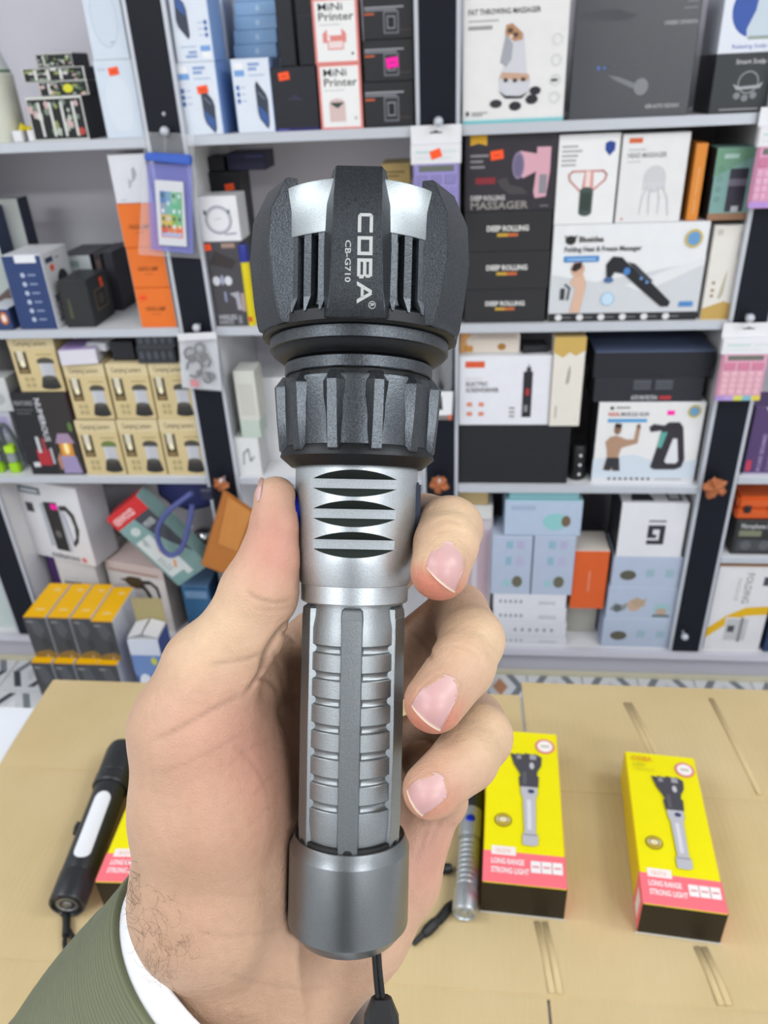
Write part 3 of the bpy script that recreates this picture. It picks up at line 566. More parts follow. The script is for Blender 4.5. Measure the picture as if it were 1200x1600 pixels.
B('lantern_box', 'beige lantern box standing highest, on the black night lamp box', 34, 104, 614, 526, zz, .1, LC, art=lantern(), y=.02, flap=True)
mt = min(zt2)
B('flat_pack', 'flat lilac and white pack lying on the upper lantern boxes', 96, 152, 566, 546, max(zt2)+.0008, .09, ('d9d6de', 'b8a8cc', 'c9c6cf'), y=.0, yaw=8, top=[('r', .1, .1, .6, .8, 'a58cc4'), ('r', .65, .2, .9, .5, 'e4e4e8')])
B('flat_pack', 'small white blister pack lying on the lilac pack', 134, 168, 546, 536, max(zt2)+.026, .05, ('cfd0d6', 'd9dadf', 'b5b6bc'), y=.03, yaw=-12)
B('black_pouch_box', 'low black box between the lilac pack and the egg tray boxes', 176, 212, 560, 534, max(zt2)+.0008, .08, ('24252a', '2c2d33', '1b1c20'), y=.03)
tray = [('r', .02, .15, .98, .9, '2c2f33')]+[('e', .12+.19*i, .5, .06, .28, '4a4e54') for i in range(5)]
zz = B('ribbed_black_box', 'dark box with round dimples, lower of two beside the hanging earphone bag', 216, 276, 565, 542, max(zt2)+.0008, .08, ('3a3d42', '45484c', '2b2d30'), y=.004, art=tray)
B('ribbed_black_box', 'dark box with round dimples, upper of two beside the hanging earphone bag', 213, 275, 541, 519, zz, .08, ('3a3d42', '45484c', '2b2d30'), y=.004, art=tray)
zz = B('pale_gadget_box', 'pale lilac box behind the lime work lamps at the left edge', -8, 46, 748, 642, z, .05, ('cfcfdc', 'd9d9e0', 'c0c0cc'), y=.06, art=[('r', .5, .6, .9, .9, 'b4aed4')])
B('white_lid_box', 'white box standing on the pale lilac box at the left edge', -20, 22, 640, 591, zz, .06, ('d3d5d4', 'dadcdb', 'c0c2c2'), y=.055, art=[('e', .5, .4, .3, .2, 'b4b8b6')])
def work_lamp(lbl, u, lean):
    p = at_y(u, 748, D+.03); t = empty('work_lamp', (p.x, D+.03, z), lbl, 'lamp')
    t.rotation_euler.z = lean
    box('lamp_base', -.0135, .0135, -.012, .012, 0, .03, mat_plain('lime_plastic', '9fd21e', .4), t, .003, 2)
    box('lamp_body', -.0125, .0125, -.011, .011, .0302, .058, mat_plain('grey_plastic', '8d9494', .4), t, .003, 2)
    box('lime_band', -.013, .013, -.0115, .0115, .0582, .079, mat_plain('lime_plastic_band', 'b4de2c', .4), t, .002, 2)
    tube('handle', smooth_curve([(-.011, 0, .0795), (-.012, 0, .115), (-.002, 0, .138), (.012, 0, .12), (.022, 0, .075), (.0245, 0, .03)], 5), .0055, mat_plain('dark_grey_handle', '4c5354', .45), t, 8)
work_lamp('lime green and grey work lamp with a dark handle, at the left edge', 6, 0)
work_lamp('lime green and grey work lamp, right of the one at the left edge', 31, 0.1)
# ---------------------------------------------------------------- bay 2, third shelf (left of the hand)
z = S[2][3]
zz = B('white_charger_box', 'white box with a grey drawing on the shelf beside the thumb', 372, 411, 742, 684, z, .08, ('dcdddc', 'd6d7d6', 'b9bab6'), art=[('l', [(.3, .3), (.36, .6), (.55, .7), (.6, .4), (.75, .5)], .05, 'a0a4a2')])
zz = B('mint_carton', 'small pale mint carton on the white charger box', 378, 409, 684, 657, zz, .07, ('bcc9bd', 'c4d0c5', 'a9b5a9'))
B('cream_slim_carton', 'tall cream carton on top of the mint carton', 374, 407, 656, 580, zz, .07, ('d2d1c8', 'd8d7d0', 'bfbdb2'), art=[('r', .15, .1, .85, .75, 'c6c5bb')])
B('white_lamp_carton', 'large plain white carton behind the flashlight collar', 416, 470, 742, 590, z, .12, ('e2e2e4', 'e2e2e4', 'd2d2d6'), y=.1)
B('white_lamp_carton', 'large white carton with a grey panel, behind the flashlight body', 480, 640, 742, 640, z, .14, ('dedee0', 'dedee0', 'd2d2d6'), y=.06, art=[('r', .1, .1, .9, .8, 'cfd0d4')])
# ---------------------------------------------------------------- bay 3, third shelf
z = S[3][3]
zb = B('flat_black_box', 'wide black box under the white screwdriver box', 716, 886, 750, 664, z, .17, ('232428', '2b2c31', '191a1d'), art=[('r', .0, .5, 1, .51, '2a2b30')])
sd = [('r', .07, .84, .28, .93, 'd85a36'), ('t', .08, .58, .06, 'ELECTRIC', '6e6b6b', {'w': .24, 'b': .03}), ('t', .08, .49, .06, 'SCREWDRIVER', '5e5b5b', {'w': .36, 'b': .03}), ('r', .07, .68, .26, .69, 'bdbbbb'), ('r', .09, .28, .15, .34, 'dc8a70'), ('r', .22, .28, .28, .34, 'dc8a70'), ('r', .09, .14, .15, .2, 'dc8a70'), ('r', .22, .14, .28, .2, 'dc8a70'), ('r', .7, .12, .8, .78, '2a2b2f'), ('r', .73, .78, .78, .84, '43454a'), ('r', .745, .84, .765, .88, '8a8c90'), ('r', .73, .44, .77, .54, 'b0353a'), ('r', .72, .2, .76, .3, '8a8a8e')]+[('r', .56, yy, .62, yy+.03, '9a9898') for yy in (.24, .18, .12)]
zs = B('screwdriver_box', 'white electric screwdriver box on the wide black box', 716, 857, 661, 556, zb, .1, ('e3e3e8', 'e0e0e4', 'cdcdd2'), art=sd)
B('kraft_sleeve_box', 'box with an orange and cream picture, lying behind on the screwdriver box', 718, 812, 556, 513, zs, .05, ('d9cfc2', 'ddd4c8', 'b9ae9f'), y=.035, art=[('p', [(0, 0), (0, 1), (.35, 1), (.1, .5), (.18, .1)], 'd9a268'), ('r', .18, .55, .95, .85, 'c4b8ac'), ('r', .3, .66, .9, .7, '9f9286'), ('e', .7, .25, .07, .14, 'a8763c'), ('r', .06, .05, .22, .3, 'c48a44')])
B('black_handle_pack', 'small black pack lying on the right of the screwdriver box', 816, 857, 556, 540, zs, .05, ('26262a', '303036', '1a1a1d'), y=.03, yaw=8)
B('slim_white_gold_box', 'slim white box with a golden marbled lid, standing beside the screwdriver box', 857, 905, 665, 527, zb, .07, ('e2dcd0', 'd2b87a', 'cfc8bc'), y=.004, art=[('p', [(0, 1), (1, 1), (1, .86), (.7, .8), (.5, .84), (.3, .78), (0, .84)], 'c9a85c'), ('p', [(.44, .5), (.5, .66), (.56, .7), (.58, .62), (.56, .52), (.5, .48)], 'a8a498'), ('r', .16, .1, .22, .24, 'b9b2a6')])
def bottle():
    p = at_y(901, 735, D+.05); t = empty('black_bottle', (p.x, D+.05, z), 'black bottle with pale dots between the black boxes', 'bottle')
    lathe('bottle_body', [(0, 0), (.020, 0), (.0215, .003), (.0215, .085), (.017, .094), (.0, .094)][::-1], M['rubber'], t, 24)
    bm = bmesh.new()
    for i in range(3):
        bmesh.ops.create_icosphere(bm, subdivisions=1, radius=.0045, matrix=Matrix.Translation((.003, -.0205, .018+i*.026)))
    from_bm('pale_dot_row', bm, M['white_board'], t)
bottle()
gun = [('r', 0, 0, 1, .06, 'd9dade'), ('p', [(0, .06), (1, .06), (1, .3), (.7, .22), (.4, .36), (0, .3)], 'cfd9e2'), ('e', .13, .93, .02, .02, '3a3532'), ('r', .17, .925, .3, .945, '8a8078'), ('t', .1, .835, .045, 'FASCIAL', 'd05a48', {'w': .11, 'b': .03}), ('t', .22, .835, .045, 'MUSCLE GUN', '6f7276', {'w': .26, 'b': .03}), ('r', .1, .76, .47, .80, '4c9cd0'), ('r', .65, .845, .72, .90, 'ff2fb0'),
       ('p', [(.1, .16), (.13, .33), (.12, .42), (.1, .52), (.14, .58), (.2, .6), (.3, .55), (.37, .55), (.38, .7), (.42, .7), (.41, .5), (.3, .46), (.26, .44), (.24, .33), (.26, .16)], 'b08d74'), ('e', .205, .67, .035, .06, '8a6a54'), ('p', [(.17, .7), (.18, .75), (.24, .74), (.24, .69)], '2f2623'), ('p', [(.11, .16), (.13, .32), (.25, .32), (.27, .15), (.2, .15), (.19, .2), (.17, .15)], '35363b'), ('e', .4, .71, .02, .03, '7d6350'),
       ('p', [(.56, .2), (.6, .46), (.62, .66), (.52, .64), (.5, .7), (.54, .74), (.64, .72), (.68, .76), (.78, .76), (.82, .7), (.88, .3), (.86, .2), (.8, .17), (.6, .17)], '37333a'), ('p', [(.69, .28), (.74, .56), (.78, .56), (.82, .28), (.8, .25), (.71, .25)], 'dfe0e3'), ('p', [(.6, .46), (.62, .64), (.68, .64), (.64, .44)], '5fa89c'), ('e', .9, .89, .06, .075, 'c9b23c'), ('e', .9, .89, .045, .055, '6fa0c4')]+[('r', .16+.055*i, .035, .185+.055*i, .065, '55585c') for i in range(8)]+[('r', .62, .04, .88, .055, 'b0b2b6')]
zz = B('massage_gun_box', 'white muscle gun box with a flexing man and a triangular massage gun', 924, 1085, 741, 628, z, .11, ('e5e4e2', 'dededf', 'c4c4c6', '26282c'), y=.022, art=gun)
bk = [('r', .36, .52, .52, .9, '55585e'), ('r', .56, .52, .72, .9, '55585e'), ('r', .36, .62, .72, .65, '24262b'), ('r', .36, .74, .72, .77, '24262b'), ('t', .35, .1, .17, 'AUTO PROTECTION', 'c4c4c8', {'w': .24, 'b': .03}), ('r', .61, .1, .72, .26, 'b0383c')]
zz = B('black_lid_box', 'black box with small text, stacked between the muscle gun box and a blue lid', 926, 1096, 626, 590, zz, .11, ('2b2d33', '33353b', '1d1e22'), y=.022, art=bk)
B('black_lid_box', 'black box with a bluish lid, on top of its stack on the third shelf', 926, 1112, 588, 549, zz, .16, ('24262c', '5a6682', '1a1b1f'), y=.0222)
# ---------------------------------------------------------------- bay 4
z = S[4][3]
B('purple_chart_box', 'purple and white box with vertical print at the right edge', 1158, 1236, 745, 636, z, .1, ('54406a', '5d4a74', '3d2f50'), art=[('p', [(.2, 1), (1, 1), (1, .5), (.66, .66), (.4, .82)], 'c9c4d2'), ('t', .34, .06, .08, 'ROAD BOARD', 'b9a8d0', {'rot': 90, 'L': .55}), ('t', .5, .06, .07, 'magic pad', '9888b4', {'rot': 90, 'L': .5}), ('r', .04, .06, .14, .22, 'c43c50'), ('r', 0, 0, 1, .03, 'b0aac0')])
z = S[4][35]
zz = B('black_speaker_box', 'black box with a grey label under the orange case', 1140, 1224, 867, 814, z, .12, ('2f3030', '363738', '222324'), art=[('t', .1, .78, .14, 'Microphone Set', 'bfbfbf', {'w': .6, 'b': .02}), ('r', .08, .55, .5, .72, '7d7f68'), ('r', .08, .1, .9, .45, '45474a'), ('e', .25, .28, .1, .14, '5d6064'), ('e', .6, .28, .1, .14, '5d6064')])
def orange_case():
    p = at_y(1185, 806, D+.02); t = empty('orange_case', (p.x, D+.02, zz), 'orange plastic tool case at the right edge', 'case')
    mo = mat_plain('orange_plastic', 'd2591c', .4)
    box('case_base', -.055, .055, 0, .09, 0, .03, mo, t, .004, 2); box('case_lid', -.055, .055, 0, .09, .0305, .062, mo, t, .006, 2)
    for dx in (-.03, .03): box('latch', dx-.008, dx+.008, -.004, .0, .02, .04, M['rubber'], t, .001)
orange_case()
z = S[4][4]
fd = [('p', [(0, .26), (.3, .42), (.6, .52), (1, .54), (1, .44), (.62, .42), (.34, .32), (0, .14)], 'e2b21c'), ('t', .5, .92, .12, 'FOLDING', '8a8888', {'rot': -90, 'L': .35, 'b': .01}), ('t', .36, .86, .07, 'MASSAGE', 'b0aeae', {'rot': -90, 'L': .26}), ('r', .3, .1, .72, .4, 'dcdcdc'), ('r', .32, .12, .7, .38, 'bfc0c2'), ('r', .36, .22, .48, .3, '4c4c50'), ('r', .8, .78, .93, .88, '4a4c54'), ('r', .56, .1, .62, .4, '8a8a8e')]
B('folding_box', 'white box with a yellow swoosh on the bottom shelf at the right', 1096, 1184, 1019, 884, z, .12, ('e0dfe0', 'c48a50', 'cfced0'), art=fd)
B('navy_leaflet_box', 'navy box with white marks in the lower right corner of the shelves', 1188, 1226, 1032, 925, z, .1, ('2b3f66', '35486e', '223252'), y=-.03 if False else .004, art=[('e', .4, .6, .2, .05, 'c4ccd8'), ('r', .2, .3, .7, .34, 'a4b0c4')])
# ---------------------------------------------------------------- bay 3, bottom shelf
z = S[3][4]
fz = z
wr = [('e', .1+.07*i, .5, .018, .12, '8a8c94') for i in range(5)]+[('t', .62, .3, .36, 'xxxxx', 'a9aab2', {'w': .24})]
ws = [('e', .3+.1*i, .5, .018, .12, '8a8c94') for i in range(6)]
wl = ['flat white box with dotted print, lowest of the stack under the light blue boxes', 'flat white box with a row of dots, second from the bottom of its stack', 'flat white box with dotted print, third from the bottom of its stack', 'flat white box directly under the two upright light blue boxes']
for i in range(4): fz = B('flat_white_box', wl[i], 770, 884, 1017-22*i, 1017-22*(i+1), fz, .13, ('dcdce2', 'd6d6dc', 'c6c6cc'), art=wr if i != 1 else ws)
BL = ('b2bdd0', 'bcc7d8', '9eabc2')
bb = [('r', .35, .8, .52, .92, '8fb3c4'), ('r', .62, .8, .8, .92, 'b0aecb'), ('r', .35, .52, .5, .66, '8fb3c4'), ('r', .6, .5, .8, .66, 'b3b3cd'), ('e', .66, .23, .13, .1, '6b6a58'), ('e', .4, .2, .1, .06, '9cc4c9')]
B('light_blue_box', 'light blue upright box, left of the pair beside the orange box', 766, 828, 927, 838, fz, .11, BL, art=bb, y=.012)
zt = B('light_blue_box', 'light blue upright box, right of the pair beside the orange box', 829, 893, 928, 838, fz, .11, BL, art=bb, y=.012)
zt2_ = B('large_blue_box', 'large light blue box with a teal lid, lying on the pair of light blue boxes', 787, 907, 835, 782, zt+.0005, .13, ('b3c2d6', '9cc9cf', '98aac4'), art=[('e', .66, .4, .16, .24, '8fc6c6'), ('e', .8, .42, .06, .16, '74604c'), ('r', .08, .72, .4, .86, 'a2b3ca')], y=.014)
B('teal_folder', 'flat teal pack on the large light blue box', 795, 905, 781, 768, zt2_, .1, ('8fc3ca', '9fd0d6', '7fb0b8'), y=.02)
def cream_things():
    p = at_y(735, 897, D+.05); zz = z
    q = B('pink_white_box', 'tall pink and white box next to the light blue boxes', 716, 764, 1015, 808, z, .1, ('d9cfd4', 'd5ccd0', 'c2b4ba'), y=.06, art=[('r', .1, .3, .9, .9, 'd4b9c2'), ('r', .4, .35, .55, .85, 'e2dbe0')])
    q = B('white_tray_box', 'white lid box on the tall pink box', 714, 770, 808, 790, q, .11, ('e0dfda', 'e3e2de', 'c9c8c4'), y=.05)
    B('gold_soap_box', 'small beige and gold box on the white lid box', 716, 763, 790, 766, q, .09, ('c2aa78', 'c9b88a', 'a8925f'), y=.055, top=[('e', .5, .5, .3, .3, 'b89c58'), ('e', .6, .55, .12, .12, 'd8c690')])
cream_things()
oz = at_y(918, 951, D+.02).z
carton('pedestal_box', 'low grey box under the orange box, mostly in shade', .085, .12, oz-z-.0005, ('b5b2a8', 'b9b6ac', 'a09d94'), mtx=Matrix.Translation(((at_y(889, 950, D+.02).x+at_y(943, 950, D+.02).x)/2, D+.075, z)))
B('orange_carton', 'orange box with vertical white print on the bottom shelf', 889, 943, 950, 860, oz, .1, ('d9602c', 'd9cfc4', 'b84f22'), y=.02, art=[('t', .52, .3, .06, 'XXXXXXXX', 'e8a98c', {'rot': 90, 'L': .36, 'b': .02})])
cat_ = [('p', [(.04, .3), (.12, .5), (.22, .44), (.3, .52), (.28, .3), (.16, .2)], '8a8f8c'), ('e', .16, .34, .06, .12, '5c6468'), ('e', .4, .45, .1, .2, 'c0a48c'), ('p', [(.34, .55), (.42, .7), (.5, .62), (.56, .66), (.54, .4), (.4, .4)], 'b59e86'), ('e', .8, .35, .12, .16, '9bc0c6'), ('e', .8, .25, .08, .12, 'b8a090'), ('r', .68, .08, .92, .16, '60706c')]
b2 = [('e', .24, .4, .12, .16, '5d5a4c'), ('r', .5, .35, .62, .6, '9ab4c0'), ('r', .78, .35, .9, .6, '9ab4c0')]
bz = B('light_blue_carton', 'light blue box standing on the bottom shelf, lowest of three by the right post', 937, 1045, 1015, 967, z, .12, BL, art=b2)
bz = B('light_blue_carton', 'light blue box with cat pictures, middle of three by the right post', 945, 1053, 966, 918, bz, .12, BL, art=cat_)
bz = B('light_blue_carton', 'light blue box under the white box with the square letter, top of three', 953, 1060, 917, 870, bz, .12, BL, art=b2)
gl = [('r', .52, .3, .8, .38, '33353a'), ('r', .52, .3, .6, .62, '33353a'), ('r', .52, .56, .8, .64, '33353a'), ('r', .72, .44, .8, .64, '33353a'), ('r', .64, .44, .8, .5, '33353a'), ('r', .52, .7, .8, .73, '4c4e54')]
gl = [('r', .44, .24, .7, .32, '33353a'), ('r', .62, .24, .7, .6, '33353a'), ('r', .44, .52, .7, .6, '33353a'), ('r', .44, .36, .52, .6, '33353a'), ('r', .44, .36, .58, .43, '33353a'), ('r', .44, .66, .7, .69, '4c4e54')]
B('letter_box', 'white box with a black square letter on its front, beside the right black post', 961, 1064, 869, 786, bz, .13, ('dfdfe2', 'd8d9dc', 'c9c9cd', '2a2b2f'), art=gl, top=[('p', [(.15, .1), (.5, .1), (.45, .4), (.3, .62), (.2, .45)], '3a3c40'), ('r', .7, .1, .92, .5, '5d5f66'), ('r', .74, .18, .88, .42, 'd0d0d4'), ('r', .55, .55, .95, .9, '7c7e84')], flap=False)
# ================================================================== bay 1, bottom shelf and the boxes on the floor
z = S[1][4]
def FB(name, label, P1, P2, z0, h, d, cols=('e8e8ea', 'dfe0e4', 'd2d3d8'), roll=0, **kw):
    """carton with its front bottom edge running from P1 to P2 (x, y)"""
    dx, dy = P2[0]-P1[0], P2[1]-P1[1]; w = math.hypot(dx, dy)
    m = Matrix.Translation(((P1[0]+P2[0])/2, (P1[1]+P2[1])/2, z0)) @ Matrix.Rotation(math.atan2(dy, dx), 4, 'Z') @ Matrix.Rotation(math.radians(roll), 4, 'Y')
    return carton(name, label, w, d, h, cols, mtx=m, **kw)
FB('white_base_box', 'large white box under the kettle box, with a grey label', (-1.200, 1.80), (-1.066, 1.775), z, .2345, .2, ('dcd6d2', 'd8d2cf', 'c6c0bd'), art=[('r', .1, .55, .55, .66, '8a8784'), ('r', .12, .7, .5, .71, 'b0aaa6')])
FB('purple_box', 'deep purple box standing left of the white base box', (-1.247, 1.83), (-1.204, 1.82), z, .25, .1, ('4e2f68', '5a3a74', '3a2250'))
ket = [('r', .05, .84, .4, .93, '5b6a72'), ('r', .08, .86, .36, .9, 'c4ccd0'), ('r', .1, .6, .22, .72, '3c3d40'), ('r', .34, .18, .4, .74, 'aeb4bc'), ('p', [(.42, .14), (.4, .76), (.62, .78), (.68, .14)], '2d2b2b'), ('r', .63, .14, .68, .72, 'b9bcc4'),
       ('p', [(.64, .74), (.76, .76), (.86, .66), (.88, .46), (.82, .3), (.74, .22), (.72, .26), (.8, .36), (.82, .5), (.8, .62), (.74, .69), (.65, .68)], '343333'), ('l', [(.7, .66), (.72, .4), (.73, .28)], .012, '4e62a8'), ('t', .3, .03, .075, 'coiucoo', '4a4844', {'w': .46, 'b': .02}), ('e', .83, .06, .04, .032, 'e0706a'), ('e', .52, .36, .05, .05, '6a6866')]
FB('kettle_box', 'large white box with a black jug kettle and a pink sticker', (-1.262, 1.815), (-1.046, 1.752), z+.235, .255, .1, ('dedee2', 'dcdce0', 'c9c8d0'), art=ket, stick=('f', .57, .72, 'm', (.024, .018)), flap=True)
tea = [('r', 0, .84, 1, 1, 'd9c6c0'), ('r', .04, .86, .9, .89, 'b48f80'), ('p', [(.3, .7), (.32, .78), (.4, .81), (.58, .81), (.62, .75), (.6, .64), (.4, .62)], '57452f'), ('p', [(.2, .74), (.34, .77), (.34, .7)], '57452f'), ('p', [(.6, .77), (.74, .79), (.86, .71), (.88, .55), (.84, .45), (.79, .45), (.83, .55), (.81, .67), (.74, .73), (.6, .71)], '3b3634'), ('p', [(.62, .71), (.7, .59), (.74, .45), (.68, .45), (.62, .59), (.54, .69)], '3b3634'), ('r', .38, .4, .56, .62, 'd9d4d2')]
FB('teapot_box', 'pale pink box with a brown thermos jug, behind the bulb box', (-1.046, 1.80), (-.852, 1.752), z, .228, .12, ('e4dcd8', 'd9c4be', '8f8784'), art=tea)
tl = [('r', 0, .83, 1, 1, 'cf2f32'), ('t', .08, .87, .075, 'KENWOOD', 'f0d9d8', {'w': .6, 'b': .02}), ('r', .56, 0, 1, .83, '7c9996'), ('p', [(.52, .83), (1, .83), (1, .22), (.78, .4), (.6, .6)], '44484e'), ('r', .07, .12, .5, .62, 'd3d8d6'), ('r', .45, .05, .62, .3, 'd3d8d6'), ('e', .3, .72, .12, .05, 'c5d0cc'), ('p', [(.18, .55), (.26, .63), (.33, .6), (.28, .5)], 'a9b4b2'), ('r', .36, .36, .46, .44, 'd9a48c'), ('p', [(.34, .2), (.46, .27), (.48, .24), (.36, .17)], 'e0903c'), ('t', .6, .68, .07, 'MIXER', 'c4c8ca', {'w': .3, 'b': .02})]+lines(.12, .34, .2, 5, '9aa5a3', .012, .035)
FB('mixer_box', 'teal and red appliance box leaning at a slant on the bottom left shelf', (-.757-.0445, 1.70), (-.757+.0795, 1.70), .352, .27, .06, ('7fa19e', 'd23a3a', '86a3a0'), roll=-37, art=tl, top=[('r', .05, .1, .95, .9, 'c42a30')])
FB('blue_box', 'blue box on the bottom shelf below the slanted box', (-.806, 1.66+.09), (-.724, 1.66+.09), z, .175, .1, ('3f6c94', '6c8fb4', '2b4c70', '22405e'), art=[('r', .1, .75, .9, .9, '7c9cc0')])
FB('grey_box', 'grey box behind the thumb on the bottom shelf', (-.70, 1.78), (-.61, 1.78), z, .25, .12, ('8f959a', 'd0d0d6', '73787d'))
# soft navy bag with a strap, and a steel kettle
def bag():
    t = empty('navy_bag', (-.75, D+.05, .50), 'navy blue cloth bag with a hanging strap loop behind the brown wallet', 'bag')
    bm = bmesh.new(); bmesh.ops.create_icosphere(bm, subdivisions=3, radius=1.0)
    for v in bm.verts:
        n = .08*math.sin(9*v.co.x+2)*math.cos(7*v.co.z); v.co = Vector((v.co.x*.1*(1+n), .05+v.co.y*.045*(1+n), .055+v.co.z*.06*(1+n)))
    from_bm('bag_body', bm, mat_plain('navy_cloth', '2a3168', .7, bump=(60, .5, .003)), t, True)
    p = lambda u, v: at_y(u, v, D-.075)-Vector((-.75, D+.05, .50))
    bm = bmesh.new(); pts = smooth_curve([p(300, 770), p(262, 800), p(246, 830), p(252, 856), p(268, 868), p(284, 856), p(295, 822), p(300, 790)], 6)
    add_tube(bm, pts, .007, 8); from_bm('strap', bm, mat_plain('slate_blue_strap', '525a94', .6), t, angle=60)
    box('buckle', p(312, 770).x, p(330, 770).x, p(312, 770).y, p(312, 770).y+.02, p(312, 782).z, p(312, 766).z, mat_plain('navy_buckle', '1c1f3c', .4), t, .003)
    k = empty('steel_kettle', at_y(320, 842, D+.08), 'shiny steel ball kettle with a white ring handle beside the brown wallet', 'kettle')
    lathe('kettle_body', [(0, .036), (.016, .034), (.030, .022), (.037, 0), (.034, -.02), (.022, -.034), (0, -.037)], mat_plain('mirror_steel', 'c9c9c4', .15, 1.0), k, 32, angle=80)
    bm = bmesh.new(); c = at_y(320, 842, D+.08)
    q = lambda u, v: at_y(u, v, D+.036)-c
    add_tube(bm, smooth_curve([q(298, 822), q(288, 845), q(291, 862), q(306, 872), q(322, 878)], 6), .0065, 8); from_bm('ring_handle', bm, M['white_board'], k, angle=60)
bag()
# ---------------------------------------------------------------- yellow and black cartons standing on the floor
def yellow_boxes():
    nm = ['lowest row, leftmost', 'lowest row, second from the left', 'lowest row, third from the left', 'lowest row, rightmost', 'upper row, leftmost', 'upper row, second from the left', 'upper row, third from the left', 'upper row, rightmost']
    img = [('r', 0, 0, 1, 1, '45474a'), ('p', [(0, 0), (1, 0), (1, .12), (.7, .2), (.3, .16), (0, .1)], '8a6f3c'), ('p', [(.2, .9), (.6, .95), (.8, .7), (.5, .5), (.3, .6)], '56585c'), ('p', [(.5, .45), (.8, .5), (.9, .3), (.6, .2)], '3a3c3e'), ('r', .1, .88, .4, .92, '8c8c8c'), ('e', .6, .05, .06, .02, 'd9c9a0')]
    tp = [('r', .0, .02, .96, .98, 'ffc000'), ('r', .3, .2, .7, .26, 'f6cf7c'), ('r', .45, .76, .75, .84, 'f6cf7c')]
    h0 = at_y(60, 1036, 1.53).z
    for r in range(2):
        y0 = 1.53 if r == 0 else 1.555
        v = 1036 if r == 0 else 964
        us = [(48, 79), (82, 113), (116, 149), (149, 181)] if r == 0 else [(35, 70), (73, 106), (109, 140), (139, 174)]
        zt = h0 if r == 0 else at_y(100, 966, 1.555).z
        for i, (a, b) in enumerate(us):
            xa, xb = at_y(a, v, y0).x, at_y(b, v, y0).x; z0 = 0.0042 if r == 0 else h0; dd = 0 if i < 3 or r == 0 else -.004
            if r == 1 and i == 3: xa += .003
            FB('yellow_lamp_box', 'orange topped black fronted box on the floor, '+nm[r*4+i], (xa, y0+dd), (xb, y0+dd), z0, zt-z0-(.006 if i == 3 and r else 0), .16, ('e4e4e6', 'e6a010', 'dcdde4'), art=[(q[0], *q[1:]) for q in img], top=tp, group='orange topped boxes')
yellow_boxes()
def bulb_box():
    xa, xb, y0 = -.885, -.800, 1.53
    h = at_y(228, 1003, y0).z
    o = FB('bulb_box', 'blue and white opened box with its lid flaps up, right of the orange topped boxes', (xa, y0), (xb, y0), .0042, h, .075, ('3d5c9c', 'd9dbe0', '3a4f94'), art=[('r', 0, .8, 1, 1, 'd4dae6'), ('r', 0, .5, 1, .8, '6f8cc0'), ('e', .3, .4, .22, .14, 'dfe4ec'), ('r', .14, .2, .46, .4, 'dfe4ec'), ('t', .16, .24, .07, 'VOLT', '5a78b0', {'w': .28, 'b': .02}), ('e', .72, .72, .1, .05, 'c9cf4c'), ('p', [(.55, .1), (.95, .2), (.95, .6), (.6, .5)], '2c4384')])
    w = xb-xa
    kr = mat_plain('inner_kraft', 'a89a6c', .8)
    f = box('back_flap', -w/2, w/2, .0735, .0747, h, h+.085, kr, o); 
    for s in (-1, 1):
        q = box('lid_flap', -w*.24, w*.24, .004, .07, 0, .0012, M['white_board'], o); q.location = (s*w*.255, 0, h+.012); q.rotation_euler = (.02, s*.3, 0)
bulb_box()
FB('cream_carton', 'low cream carton on the floor right of the bulb box', (-.775, 1.60), (-.70, 1.60), .0042, .13, .09, ('c9b67c', 'd2c08a', 'b3a06a'))
FB('pale_green_box', 'pale green box at the far left edge, beyond the black post', (-1.475, 1.76), (-1.36, 1.76), .105, .19, .15, ('c4d0cc', 'cfd8d5', 'aebab6'), art=[('r', .3, .86, 1, 1, '3a4a9c')])
FB('white_floor_box', 'small white box on the floor behind the cardboard, right of the middle finger', (-.02, 1.60), (.075, 1.60), .0042, .06, .09, ('e0e0e6', 'e6e6ea', 'cfcfd6'))
# ---------------------------------------------------------------- things hanging on the posts
for u, v, yy in ((257, 205, 0), (307, 512, 0), (347, 752, 0), (685, 190, 0), (685, 752, 0), (1172, 497, 0), (1117, 758, 0), (1070, 995, 0), (256, 178, 1)):
    p = at_y(u, v, D-.03 if not yy else D-.006); q = p.copy(); q.y = D-.004
    i = 1 if p.x < -.3 else 2 if p.x < .3 else 3
    up = [o for o in COL.objects if o.name.startswith('shelf_upright')][i]
    bm = bmesh.new(); bmesh.ops.create_uvsphere(bm, u_segments=16, v_segments=10, radius=.0095 if not yy else .004, matrix=Matrix.Translation(p))
    if not yy: add_tube(bm, [p, q], .0035, 8)
    from_bm('peg_knob', bm, M['alu'], up, True)
m, nt, b = mat_new('clear_film'); b.inputs['Base Color'].default_value = (.92, .94, .97, 1); b.inputs['Roughness'].default_value = .12; b.inputs['Alpha'].default_value = .12; b.inputs['Specular IOR Level'].default_value = .8
add_bump(nt, b, 45, .6, .004); M['film'] = m
m, nt, b = mat_new('lilac_film'); b.inputs['Base Color'].default_value = (*lin('8f92e0'), 1); b.inputs['Roughness'].default_value = .15; b.inputs['Alpha'].default_value = .42; M['lilac_film'] = m
def quad_panel(name, pts, y, th, mat, parent, org, bev=0.0):
    """flat panel through four pixel corners on the plane y, th thick"""
    bm = bmesh.new(); a = [bm.verts.new(at_y(u, v, y)-org) for u, v in pts]; f = bm.faces.new(a)
    r = bmesh.ops.extrude_face_region(bm, geom=[f]); bmesh.ops.translate(bm, vec=(0, th, 0), verts=[e for e in r['geom'] if isinstance(e, bmesh.types.BMVert)])
    if bev: bmesh.ops.bevel(bm, geom=bm.edges[:], offset=bev, segments=2, affect='EDGES')
    return from_bm(name, bm, mat, parent)
